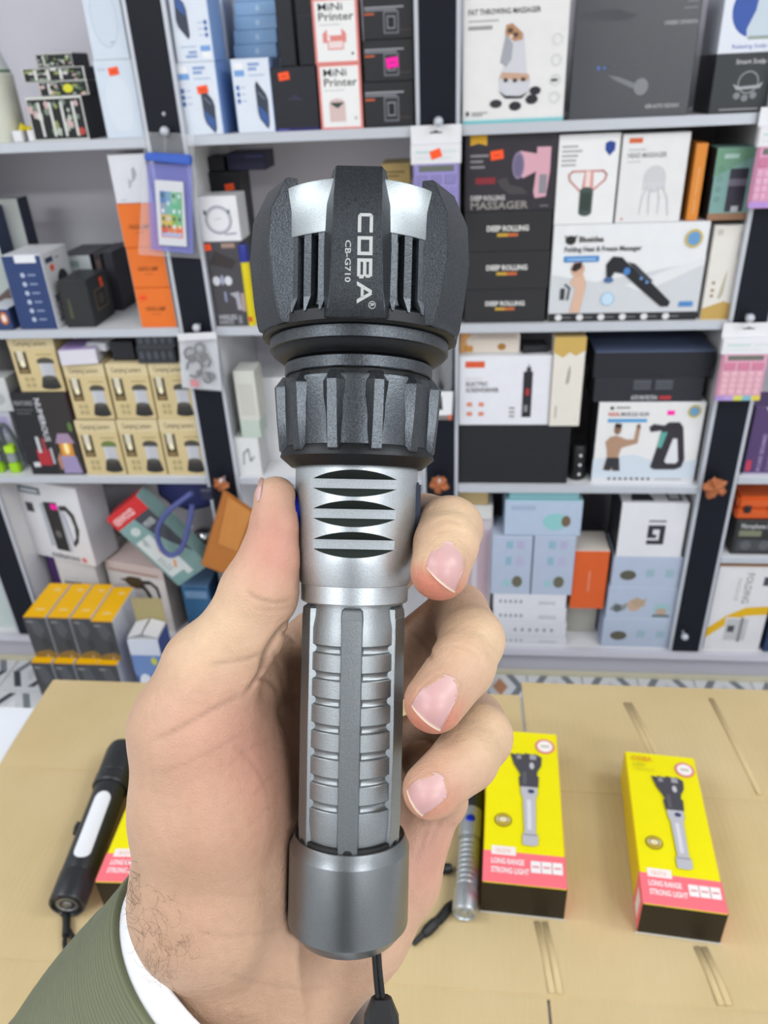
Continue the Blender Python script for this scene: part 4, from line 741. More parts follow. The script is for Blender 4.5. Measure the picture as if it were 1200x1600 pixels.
def phone_pouch():
    o = at_y(257, 205, D-.03); t = empty('phone_pouch', o, 'hanging clear pouch with a blue clip and a printed white phone', 'pouch'); y = D-.034
    quad_panel('clear_bag', [(216, 398), (314, 404), (302, 209), (226, 206)], y+.012, .001, M['film'], t, o)
    quad_panel('lilac_sleeve', [(236, 390), (302, 397), (299, 258), (229, 254)], y+.004, .002, M['lilac_film'], t, o)
    quad_panel('blue_clip', [(224, 251), (299, 259), (298, 242), (226, 238)], y-.006, .011, mat_plain('blue_clip_plastic', '3a62c0', .3), t, o, .003)
    bm = bmesh.new(); add_tube(bm, [at_y(257, 207, y)-o, at_y(258, 241, y)-o], .0012, 6); from_bm('hanging_loop', bm, M['film'], t)
    quad_panel('phone_card', [(248, 383), (292, 386), (286, 284), (241, 281)], y-.0005, .004, mat_plain('white_phone', 'd5d6da', .3), t, o, .001)
    A = Art(); r = random.Random(3); P0, P1, P2, P3 = [at_y(u, v, y-.0008)-o for u, v in [(253, 370), (286, 373), (284, 301), (249, 298)]]
    def bil(a, b): return P0*(1-a)*(1-b)+P1*a*(1-b)+P2*a*b+P3*(1-a)*b
    def q4(a0, b0, a1, b1, c, l): 
        k = len(A.v); A.v += [bil(a, b)+Vector((0, -l, 0)) for a, b in ((a0, b0), (a1, b0), (a1, b1), (a0, b1))]; A.f.append((k, k+1, k+2, k+3)); A.c.append(lin(c))
    cs = [['d0604c', 'd97a5a', 'd98a5a', 'e06a50'], ['c9b070', 'd6b85a', '8fb05a', '7fb48a'], ['8f9ab0', '7ab0a4', '6ab38c', '6fae86'], ['5d7fb4', '7aa0b8', '8cbca0', '74b08a']]
    for i in range(4):
        for j in range(4): q4(i/4, j/4, (i+1)/4, (j+1)/4, cs[j][i], 0)
    for i in range(4):
        for j in range(6):
            if r.random() < .8: q4(i/4+.06, j/6+.04, i/4+.18, j/6+.12, r.choice(['dfe6ea', 'c9d8e2', '5a86c4', 'e0d2a0', '4c6a58', 'b8c9e0']), .0003)
    q4(.05, .02, .95, .1, 'b0b6d8', .0004)
    A.build('phone_screen', t)
phone_pouch()
def ear_bag():
    o = at_y(307, 512, D-.03); t = empty('earphone_bag', o, 'hanging clear bag of black earphones on the left post', 'bag'); y = D-.034
    quad_panel('clear_bag', [(284, 607), (347, 612), (337, 519), (277, 523)], y-.008, .001, M['film'], t, o)
    quad_panel('white_header', [(279, 533), (339, 530), (337, 519), (277, 522)], y+.001, .002, M['white_board'], t, o)
    quad_panel('white_back_card', [(285, 605), (346, 610), (339, 531), (280, 534)], y+.011, .001, mat_plain('grey_card', 'c4c6ca', .6), t, o)
    bm = bmesh.new(); r = random.Random(8)
    for k in range(5):
        c = [(296, 552), (312, 545), (322, 566), (304, 575), (325, 590)][k]; R = r.uniform(6, 12)
        add_tube(bm, [at_y(c[0]+R*math.cos(a), c[1]+1.2*R*math.sin(a), y+r.uniform(-.001, .006))-o for a in [i*.55+k for i in range(11)]], .0032, 6)
    from_bm('black_cable', bm, M['rubber'], t, angle=60)
    for u, v, rr in ((300, 560, .011), (318, 556, .012), (330, 588, .011), (312, 583, .009)):
        bm = bmesh.new(); bmesh.ops.create_icosphere(bm, subdivisions=2, radius=rr, matrix=Matrix.Translation(at_y(u, v, y+.006)-o) @ Matrix.Scale(.6, 4, (0, 1, 0))); from_bm('earbud', bm, M['rubber'], t, True)
    quad_panel('red_tag', [(298, 604), (311, 605), (310, 595), (297, 592)], y-.001, .001, mat_plain('red_tag', 'd05058', .5), t, o)
ear_bag()
def calculator(label, uL, uR, v0, v1, body, keyc, big, bottom, pegp, stick=False):
    """blister pack: a white header card on a pocket calculator; v0, v1 top and bottom rows at its middle"""
    y = D-.03; um = (uL+uR)/2; a = at_y(uL, v1, y); b_ = at_y(uR, v1, y); top = at_y(um, v0, y).z; w = b_.x-a.x; h = top-a.z
    o = Vector(((a.x+b_.x)/2, y, a.z)); t = empty('calculator_pack', o, label, 'calculator')
    box('calculator_body', -w*.46, w*.46, 0, .014, 0, h*.72, mat_plain('calculator_plastic', body, .4), t, .004, 2)
    c = box('header_card', -w/2, w/2, -.0005, .0175, h*.62, h*.82, M['white_board'], t, .002); box('card_tab', -w/2, w/2, .016, .0175, h*.815, h, M['white_board'], c, .0006)
    A = Art(); I = face_m((-w/2, -.0008, 0), (1, 0, 0), (0, 0, 1), (0, -1, 0)); A.draw([('r', .1, .735, .55, .755, 'bcd6d0'), ('r', .62, .74, .9, .755, 'cfdcd8'), ('r', .1, .68, .8, .69, 'd4dcdc')], w, h, I)
    A.draw([('r', .38, .92, .62, .935, '4a4c4c'), ('e', .5, .935, .05, .014, '4a4c4c')], w, h, face_m((-w/2, .0155, 0), (1, 0, 0), (0, 0, 1), (0, -1, 0))); A.build('printed_card', c)
    if stick:
        A = Art(); an = .3; A.poly([(x*math.cos(an)-q*math.sin(an), x*math.sin(an)+q*math.cos(an)) for x, q in ((-.011, -.008), (.011, -.008), (.011, .008), (-.011, .008))], lin(STK['o']), face_m((w*.0, -.0012, h*.725), (1, 0, 0), (0, 0, 1), (0, -1, 0)), .0004); A.build('price_sticker', c)
    box('display', -w*.34, w*.36, -.0012, .002, h*.55, h*.61, mat_plain('grey_display', '6d7268', .25), t, .0006)
    mk_ = mat_plain('calculator_key', keyc, .45); mb = mat_plain('calculator_panel_key', big, .45)
    def rbox(W, H): 
        bm = bmesh.new(); add_box(bm, -W/2, W/2, -.0018, .001, -H/2, H/2); bmesh.ops.bevel(bm, geom=[e for e in bm.edges if abs((e.verts[0].co-e.verts[1].co).y) > .002 or max(e.verts[0].co.y, e.verts[1].co.y) < 0], offset=.0012, segments=1, affect='EDGES')
        me = bpy.data.meshes.new('key'); bmesh.ops.recalc_face_normals(bm, faces=bm.faces); bm.to_mesh(me); bm.free(); return me
    k1, k2 = rbox(w*.22, h*.1), rbox(w*.12, h*.065); k1.materials.append(mb); k2.materials.append(mk_)
    for i in range(3): q = link('key', k1, None, t); q.location = (w*(-.28+.28*i), 0, h*.47)
    for r in range(4):
        for i in range(5): q = link('key', k2, None, t); q.location = (w*(-.33+.165*i), 0, h*(.36-.078*r))
    for i, cc in enumerate(bottom): box('colour_strip', w*(-.45+.9*i/len(bottom)), w*(-.45+.9*(i+1)/len(bottom)), -.001, .001, h*.01, h*.075, mat_plain('strip_colour', cc, .5), t)
calculator('hanging calculator pack with a lilac body and an orange sticker, behind the flashlight head', 644, 720, 196, 352, '9a90c8', '8d86bd', '867fb4', [], (685, 190), True)
calculator('hanging pink calculator pack at the upper right edge, below the top shelf', 1165, 1232, 168, 327, 'd99ab8', 'e0aec4', 'c87a98', ['b48fd0', 'c89ad8'], (1172, 190))
calculator('hanging pink calculator pack on the right post, with a coloured strip at its foot', 1113, 1190, 508, 627, 'd9a0b4', 'e3b4bc', 'cf7f98', ['a98fcc', 'b89ad0', 'd0d25c', '7fb4c4', 'd9c84c'], (1172, 497))
def blister():
    o = at_y(690, 530, D-.03); t = empty('blister_pack', o, 'hanging clear pack with a black hair clipper on its card, right of the flashlight', 'pack'); y = D-.032
    quad_panel('card', [(664, 656), (706, 656), (708, 612), (664, 612)], y, .003, M['white_board'], t, o, .0004)
    quad_panel('clear_blister', [(664, 611), (706, 611), (708, 528), (668, 528)], y-.004, .014, M['film'], t, o, .003)
    bm = bmesh.new(); add_tube(bm, [at_y(u, v, y+.003)-o for u, v in [(684, 560), (686, 585), (690, 606)]], [.004, .006, .010], 8); from_bm('black_nozzle', bm, M['rubber'], t, angle=60)
    A = Art(); 
    def pl(pts, c, l): k = len(A.v); A.v += [at_y(u, v, y-l)-o for u, v in pts]; A.f.append(tuple(range(k, k+len(pts)))); A.c.append(lin(c))
    pl([(678, 642), (692, 640), (690, 618), (680, 622)], '33342f', .0004); pl([(664, 656), (700, 656), (700, 649), (664, 649)], '7d7672', .0004); pl([(700, 656), (706, 656), (706, 648), (700, 648)], 'd06a50', .0004)
    A.build('printed_card', t)
blister()
def knot(label, u, v, s, seed):
    r = random.Random(seed); o = at_y(u, v, D-.03); bm = bmesh.new(); bmesh.ops.create_icosphere(bm, subdivisions=3, radius=1)
    for w_ in bm.verts:
        a = math.atan2(w_.co.z, w_.co.x); k = 1+.17*math.cos(5*a+seed)+.07*math.sin(9*a+3*w_.co.z*2)*abs(math.sqrt(max(0, 1-w_.co.y**2)))+.1*math.sin(11*a+4*w_.co.y)
        w_.co = Vector((w_.co.x*k*s, w_.co.y*.013+.004*math.sin(5*a+1), w_.co.z*k*s))
    q = from_bm('leather_tassel', bm, M['leather'], None, angle=40); q.location = o; tag(q, label, 'tassel')
M['leather'] = mat_plain('tan_leather', 'b0673c', .6, bump=(120, .5, .0015), var=.15, vscale=40)
M['leather2'] = mat_plain('brown_leather', 'b5702f', .55, bump=(150, .3, .001), var=.08, vscale=30)
knot('crumpled tan leather tassel on the left post above the brown wallet', 345, 757, .0185, 1)
knot('crumpled tan leather tassel on the black post right above the index finger', 686, 757, .022, 2)
knot('crumpled tan leather tassel on the lower right black post', 1117, 762, .026, 3)
def wallet():
    y = D-.052; o = at_y(350, 768, y); t = empty('leather_wallet', o, 'brown leather wallet hanging at a slant beside the thumb', 'wallet')
    quad_panel('wallet_body', [(313, 884), (372, 906), (395, 800), (348, 768)], y, .016, M['leather2'], t, o, .004)
    quad_panel('wallet_flap', [(340, 850), (371, 862), (394, 801), (356, 776)], y-.0045, .004, mat_plain('lighter_leather', 'c98540', .5, bump=(150, .3, .001), var=.08, vscale=30), t, o, .0012)
    bm = bmesh.new(); add_tube(bm, [at_y(347, 758, y+.012)-o, at_y(350, 774, y+.006)-o], .003, 6); from_bm('leather_thong', bm, M['leather'], t)
wallet()
# ================================================================== the table, the cardboard and what lies on it
TT = .7752
def table():
    t = empty('table', (0.1, .45, 0), 'white table under the flattened cardboard', 'table')
    tw = mat_plain('white_table_cloth', 'dde0e6', .55, bump=(30, .2, .002))
    box('table_top', -1.05, 1.0, -.4, .315, TT-.03, TT, tw, t, .003)
    for x in (-1.0, .93):
        for y in (-.36, .26): box('leg', x, x+.05, y, y+.05, 0.0042, TT-.0302, M['alu'], t)
table()
m, nt, b = mat_new('corrugated_cardboard'); b.inputs['Roughness'].default_value = .75
tc = node(nt, 'ShaderNodeTexCoord'); wv = node(nt, 'ShaderNodeTexWave'); n1 = node(nt, 'ShaderNodeTexNoise'); n2 = node(nt, 'ShaderNodeTexNoise'); cr = node(nt, 'ShaderNodeValToRGB'); bp = node(nt, 'ShaderNodeBump'); mx = node(nt, 'ShaderNodeMixRGB'); mp = node(nt, 'ShaderNodeMapping')
wv.inputs['Scale'].default_value = 42; wv.bands_direction = 'X'; wv.inputs['Distortion'].default_value = .3
n1.inputs['Scale'].default_value = 7; n1.inputs['Detail'].default_value = 5; n2.inputs['Scale'].default_value = 900
mp.inputs['Scale'].default_value = (1, .03, 1)
nt.links.new(tc.outputs['Object'], wv.inputs['Vector']); nt.links.new(tc.outputs['Object'], n1.inputs['Vector']); nt.links.new(tc.outputs['Object'], mp.inputs['Vector']); nt.links.new(mp.outputs['Vector'], n2.inputs['Vector'])
cr.color_ramp.elements[0].position = .3; cr.color_ramp.elements[0].color = (*lin('c2ab7c'), 1); cr.color_ramp.elements[1].position = .7; cr.color_ramp.elements[1].color = (*lin('cbb589'), 1)
nt.links.new(n1.outputs['Fac'], cr.inputs['Fac']); mx.blend_type = 'MULTIPLY'; mx.inputs['Fac'].default_value = .10
nt.links.new(cr.outputs['Color'], mx.inputs['Color1']); nt.links.new(n2.outputs['Fac'], mx.inputs['Color2']); nt.links.new(mx.outputs['Color'], b.inputs['Base Color'])
nt.links.new(wv.outputs['Fac'], bp.inputs['Height']); bp.inputs['Strength'].default_value = .12; bp.inputs['Distance'].default_value = .0008; nt.links.new(bp.outputs['Normal'], b.inputs['Normal'])
M['cardboard'] = m
CB = .781
def cardboard():
    o = empty('cardboard_sheet', (0, .5, CB), 'flattened brown cardboard carton covering the table', 'cardboard')
    xs_l, xs_r = -.605, .72
    bands = [(.06, .4085), (.4125, .6495), (.6535, .8185)]
    def panel(pts, th=.0035, name='cardboard_panel'):
        bm = bmesh.new(); n = 14
        (x0, y0), (x1, _), (x2, y2), (x3, _) = pts; G = []
        for j in range(7):
            tj = j/6; r = []
            for i in range(n+1):
                ti = i/n; xa = x0+(x3-x0)*tj; xb = x1+(x2-x1)*tj; yy = y0+(y2-y0)*tj
                edge = min(tj, 1-tj); r.append(bm.verts.new((xa+(xb-xa)*ti, yy-.5, -.0012*max(0, 1-edge*9)+.0003*math.sin(3*ti*PI+yy*9))))
            G.append(r)
        fs = [bm.faces.new((G[j][i], G[j][i+1], G[j+1][i+1], G[j+1][i])) for j in range(6) for i in range(n)]
        r = bmesh.ops.extrude_face_region(bm, geom=fs); bmesh.ops.translate(bm, vec=(0, 0, -th), verts=[e for e in r['geom'] if isinstance(e, bmesh.types.BMVert)])
        return from_bm(name, bm, M['cardboard'], o, angle=30)
    # far band: left flap, right flap with a gap between
    panel([(-.600, .6525), (.0845, .6525), (.083, .8165), (-.604, .8175)]); panel([(.0885, .6525), (.70, .6525), (.71, .842), (.0875, .8135)])
    panel([(-.588, .4125), (.70, .4125), (.70, .650), (-.600, .650)])
    panel([(-.70, .06), (.0845, .06), (.0845, .4095), (-.70, .4095)]); panel([(.0875, .06), (.72, .06), (.72, .4095), (.0875, .4095)])
    # liner left in the creases
    for y in (.4110, .6512): box('crease_liner', -.60, .70, y-.5-.0022, y-.5+.0022, -.0038, -.0017, M['cardboard'], o)
    box('crease_liner', .083, .089, .1525, .3135, -.0036, -.0022, mat_plain('grey_tape', 'b0aca6', .5), o)
    for (x0, y0, x1, y1) in ((.226, .806, .245, .70), (.232, .806, .252, .70), (.081, .484, .090, .414), (.089, .484, .097, .414), (.236, .468, .245, .414), (.243, .468, .252, .414), (.343, .82, .357, .66), (.30, .40, .315, .1)):
        bm = bmesh.new(); add_tube(bm, [(x0, y0-.5, 0), ((x0+x1)/2+.001, (y0+y1)/2-.5, 0), (x1, y1-.5, 0)], .0034, 12); bmesh.ops.transform(bm, matrix=Matrix.Translation((0, 0, .0002)) @ Matrix.Scale(.4, 4, (0, 0, 1)), verts=bm.verts); from_bm('fold_ridge', bm, M['cardboard'], o, True)
cardboard()
CBT = CB+.0008
YL = ('f0e400', 'f0e400', 'e6cf00')
def torch_box(label, P1, P2, h, L, show_name, torch=True):
    """yellow torch box lying on its back: front end black, top printed"""
    w = math.hypot(P2[0]-P1[0], P2[1]-P1[1])
    tp = [('r', 0, 0, 1, .175, 'f0707a'), ('r', .1, .155, .4, .205, 'ece0dc'), ('t', .15, .168, .022, 'CB-G710', 'd9a08c', {'w': .18, 'b': .01}), ('t', .1, .105, .03, 'LONG RANGE', 'f4e2e2', {'w': .4, 'b': .03}), ('t', .1, .055, .03, 'STRONG LIGHT', 'f4e2e2', {'w': .46, 'b': .03})]
    for i in range(3): tp += [('r', .58+.13*i, .07, .70+.13*i, .135, 'e9e2e0'), ('r', .6+.13*i, .098, .68+.13*i, .108, 'd98a8c')]
    tp += [('o', .82, .89, .055, .014, 'd97a7c'), ('e', .82, .89, .105, .0415, 'e9e4de'), ('r', .76, .88, .88, .9, 'c4bcae'),
           ('e', .24, .36, .11, .042, '6a5a20'), ('e', .24, .36, .095, .036, 'd2b440'), ('r', .16, .35, .32, .375, 'd9d0b4'), ('o', .24, .36, .028, .006, '57502c')]
    if torch:
        wide = lambda its: [(q[0], [((x-.56)*1.28+.575, y) for x, y in q[1]], q[2]) if q[0] == 'p' else ('r', (q[1]-.56)*1.28+.575, q[2], (q[3]-.56)*1.28+.575, q[4], q[5]) if q[0] == 'r' else ('e', (q[1]-.56)*1.28+.575, q[2], q[3]*1.28, q[4]*1.1, q[5]) for q in its]
        tp += wide([('p', [(.37, .82), (.43, .812), (.44, .822), (.52, .815), (.53, .826), (.62, .818), (.64, .825), (.69, .81), (.71, .80), (.7, .74), (.66, .70), (.65, .67), (.67, .66), (.66, .585), (.47, .585), (.46, .65), (.48, .66), (.46, .69), (.41, .74)], '47454a'),
           ('r', .44, .78, .49, .81, '8c8a90'), ('r', .58, .78, .65, .815, '9a989e'), ('e', .6, .735, .025, .022, 'b9b7bc'), ('r', .5, .6, .54, .69, '5b595f'),
           ('p', [(.48, .585), (.65, .585), (.65, .54), (.63, .51), (.62, .29), (.64, .28), (.64, .225), (.6, .215), (.5, .217), (.49, .225), (.49, .28), (.51, .29), (.5, .51), (.48, .54)], 'b4b2b8'), ('r', .54, .31, .58, .5, 'cfcdd2'), ('r', .5, .275, .63, .283, '8c8a90'), ('e', .585, .555, .035, .013, '35405c')])
    else: tp += [('e', .44, .47, .26, .12, 'e6e6e4'), ('e', .27, .5, .05, .03, '8c8c8c')]
    if show_name: tp += [('t', .08, .925, .032, 'COBA', 'e09a28', {'w': .3, 'b': .02}), ('t', .1, .88, .026, 'LED', 'b9ab28', {'w': .17}), ('t', .11, .85, .014, 'FLASHLIGHT', 'b9ab28', {'w': .28})]
    fr = [('r', .0, .0, 1, .97, '211a10'), ('r', .02, .0, .98, .94, '1c160c')]
    si = [('r', .82, 0, 1, 1, 'f0707a'), ('r', .87, .14, .95, .78, 'e9e2e4')]
    o = FB('torch_box', label, P1, P2, CBT, h, L, ('1e180e', 'e6da00', 'dcc000'), art=fr, top=tp, left=si, right=[('r', 0, 0, .18, 1, 'f0707a')], group=None)
    q = body_mesh(w+.004, .0012, .0012, ('cfcac0', 'cfcac0', 'cfcac0'), .0002); e = link('card_lip', q, M['carton'], o); e.location = (0, -.0013, 0)
    return o
torch_box('yellow flashlight box nearest the hand, with a silver pocket torch beside it', (.0244, .4917), (.1085, .4875), .050, .208, True)
torch_box('yellow flashlight box at the right, standing apart from the other', (.1804, .4792), (.2592, .4726), .048, .196, True)
torch_box('yellow flashlight box half hidden behind the wrist, beside the black torch', (-.376, .468), (-.294, .471), .047, .19, False, False)
def lie(px, py, pz, yaw):   # lays a lathe whose axis is +Z along the table, tail towards the camera
    return Matrix.Translation((px, py, pz)) @ Matrix.Rotation(yaw, 4, 'Z') @ Matrix.Rotation(-PI/2, 4, 'X')
def black_torch():
    a, b_ = Vector((-.4085, .456, 0)), Vector((-.430, .672, 0)); d = b_-a; L = d.length; yaw = math.atan2(-d.x, d.y); R = .0195
    mt = lie(a.x, a.y, CBT+R+.0007, yaw); t = empty('black_torch', None, 'black work torch with a long white light bar, lying left of the hand', 'flashlight', mat=mt)
    bk = mat_plain('black_satin_plastic', '26282b', .35)
    lathe('tail_cap', [(0, .0015), (.008, .0015), (.0085, .003), (.0155, .003), (.0165, 0), (.0185, .0005), (.0192, .002), (.0192, .034), (.0186, .035), (0, .035)][::-1], bk, t, 48)
    lathe('tail_socket', [(0, .0008), (.0045, .0008), (.005, .0016), (.0085, .0016), (.009, .0009), (.0115, .0009), (.0116, .0026), (0, .0027)][::-1], mat_plain('dull_metal', '8a8c8f', .4, .8), t, 32)
    lathe('torch_body', [(.0, .0352), (.0183, .0352), (.0186, .036), (.0186, .150), (.0, .150)][::-1], bk, t, 48)
    lathe('head_collar', [(0, .1502), (.0205, .1502), (.0218, .152), (.0218, .165), (.0200, .168), (.0208, .170), (.0214, .205), (.0195, .214), (.012, .2165), (0, .217)][::-1], bk, t, 48)
    bm = bmesh.new(); n = 9; RR = .0188; G = []
    for i in range(23):
        e = .0095*(1-math.cos(min(i, 22-i)/8*PI/2)) if min(i, 22-i) < 8 else .0095+(.0885-.019)*(min(i, 22-i)-8)/6; s = .0445+e if i < 11 else .133-e; hw = .0095*math.sqrt(max(0.004, 1-max(0, 1-e/.0095)**2))
        G.append([bm.verts.new((RR*math.sin(x), -RR*math.cos(x), s)) for x in [(-1+2*k/n)*hw/RR+.18 for k in range(n+1)]])
    for p, q in zip(G[:-1], G[1:]):
        for k in range(n): bm.faces.new((p[k], p[k+1], q[k+1], q[k]))
    from_bm('light_bar', bm, mat_plain('milky_diffuser', 'e4e6ea', .35), t, True)
    bm = bmesh.new(); add_tube(bm, [(-.0183, -.004, .086), (-.0195, -.0045, .0925), (-.0183, -.005, .099)], .004, 8); from_bm('side_button', bm, bk, t, angle=50)
    ti = mt.inverted()
    def g(u, v, zz): return ti @ at_z(u, v, zz)
    bm = bmesh.new(); add_tube(bm, [ti @ (mt @ Vector((-.0165, -.004, .001))), g(86, 1412, .795), g(97, 1424, .784)], .001, 6); from_bm('wire_ring', bm, M['alu'], t)
    bm = bmesh.new(); add_tube(bm, smooth_curve([g(97, 1424, .7835), g(103, 1430, .786), g(104, 1446, .786), g(103, 1462, .785)], 4), .0042, 8); from_bm('cord_lock', bm, M['rubber'], t, angle=60)
    bm = bmesh.new(); add_tube(bm, smooth_curve([g(103, 1455, .7845), g(101, 1475, .7843), g(106, 1493, .7843), g(112, 1490, .7843), g(115, 1470, .7843), g(107, 1452, .7845)], 5), .0024, 8); from_bm('wrist_loop', bm, M['cord'], t, angle=60)
    bm = bmesh.new(); add_tube(bm, [g(107, 1495, .7843), g(104, 1502, .7843)], .0032, 8); from_bm('cord_end', bm, M['rubber'], t)
black_torch()
def silver_torch():
    R = .0125; mt = lie(.0065, .478, CBT+R+.0012, -.065); t = empty('silver_torch', None, 'small silver pocket torch lying beside the yellow box, partly behind the hand', 'flashlight', mat=mt)
    lathe('tail_cap', [(0, .0), (.004, .0), (.0045, .002), (.0095, .002), (.0105, 0), (.0120, .001), (.0127, .003), (.0127, .026), (.0, .0262)][::-1], M['silver'], t, 40)
    P = [(0, .0263), (.0112, .0263)]
    for k in range(9): P += [(.0112, .030+k*.0062), (.0121, .031+k*.0062), (.0121, .0343+k*.0062), (.0112, .0353+k*.0062)]
    P += [(.0112, .088), (.0, .0881)]
    lathe('ribbed_grip', P[::-1], M['silver'], t, 40)
    lathe('switch_section', [(0, .0882), (.0122, .0882), (.0128, .090), (.0128, .125), (0, .1252)][::-1], M['silver'], t, 40)
    lathe('torch_head', [(0, .1253), (.0128, .1253), (.0132, .128), (.0134, .16), (.0134, .168), (0, .1682)][::-1], M['anodised'], t, 40)
    bm = bmesh.new(); bmesh.ops.create_uvsphere(bm, u_segments=16, v_segments=8, radius=.0055, matrix=Matrix.Translation((0, -.0118, .108)) @ Matrix.Scale(.4, 4, (0, 1, 0))); from_bm('blue_button', bm, M['blue_ring'], t, True)
    ti = mt.inverted()
    def g(u, v, zz): return ti @ at_z(u, v, zz)
    bm = bmesh.new(); add_tube(bm, [g(706, 1356, .789), g(700, 1357, .789), g(688, 1357, .789), g(684, 1356, .789)], [.0045, .0058, .0058, .004], 10); from_bm('cord_lock', bm, M['rubber'], t, angle=60)
    bm = bmesh.new(); add_tube(bm, smooth_curve([g(714, 1408, .79), g(704, 1414, .786), g(694, 1428, .7855), g(684, 1440, .7855)], 4), [.003, .003, .003, .0035, .004, .0045, .005, .005, .005, .005, .005, .005, .0048], 8); from_bm('wrist_strap', bm, M['cord'], t, angle=60)
    bm = bmesh.new(); add_tube(bm, [g(684, 1438, .7865), g(678, 1444, .7865), g(668, 1454, .7865), g(662, 1460, .7865)], [.0045, .0062, .0062, .0045], 8); from_bm('strap_slider', bm, M['rubber'], t, angle=40)
    bm = bmesh.new(); add_tube(bm, [g(662, 1459, .7855), g(646, 1475, .785)], [.0038, .0028], 8); from_bm('cord_end', bm, M['rubber'], t)
silver_torch()
# ------------------------------------------------------------------ the held torch: geometry
_ta = math.radians(1.15)
TORCH = CAMM @ Matrix.Translation(((556.5-600)*.228/F, 0, -.228)) @ Matrix.Rotation(-_ta, 4, 'Z') @ Matrix(((1, 0, 0, 0), (0, 0, 1, 0), (0, -1, 0, 0), (0, 0, 0, 1)))
mm = 0.001
def prof(l): return [(r*mm, s*mm) for r, s in l]
def ang_pt(a, r, t, s):      # angle, radial, tangential, axial (mm)
    return Vector(((r*math.sin(a)+t*math.cos(a))*mm, (-r*math.cos(a)+t*math.sin(a))*mm, s*mm))
def fin_bm(bm, a, st, bevel=0.0):
    """st: (s, r_out, hw_out, r_in, hw_in) stations from top to bottom"""
    L = []
    for s, ro, ho, ri, hi in st:
        L.append([bm.verts.new(ang_pt(a, ri, -hi, s)), bm.verts.new(ang_pt(a, ro, -ho, s)), bm.verts.new(ang_pt(a, ro, ho, s)), bm.verts.new(ang_pt(a, ri, hi, s))])
    for p, q in zip(L[:-1], L[1:]):
        for k in range(4):
            j = (k+1) % 4; bm.faces.new((p[k], p[j], q[j], q[k]))
    bm.faces.new(L[0]); bm.faces.new(L[-1])
    if bevel: bmesh.ops.bevel(bm, geom=[e for e in bm.edges if e.calc_length() > 0.004], offset=bevel*mm, segments=2, affect='EDGES')

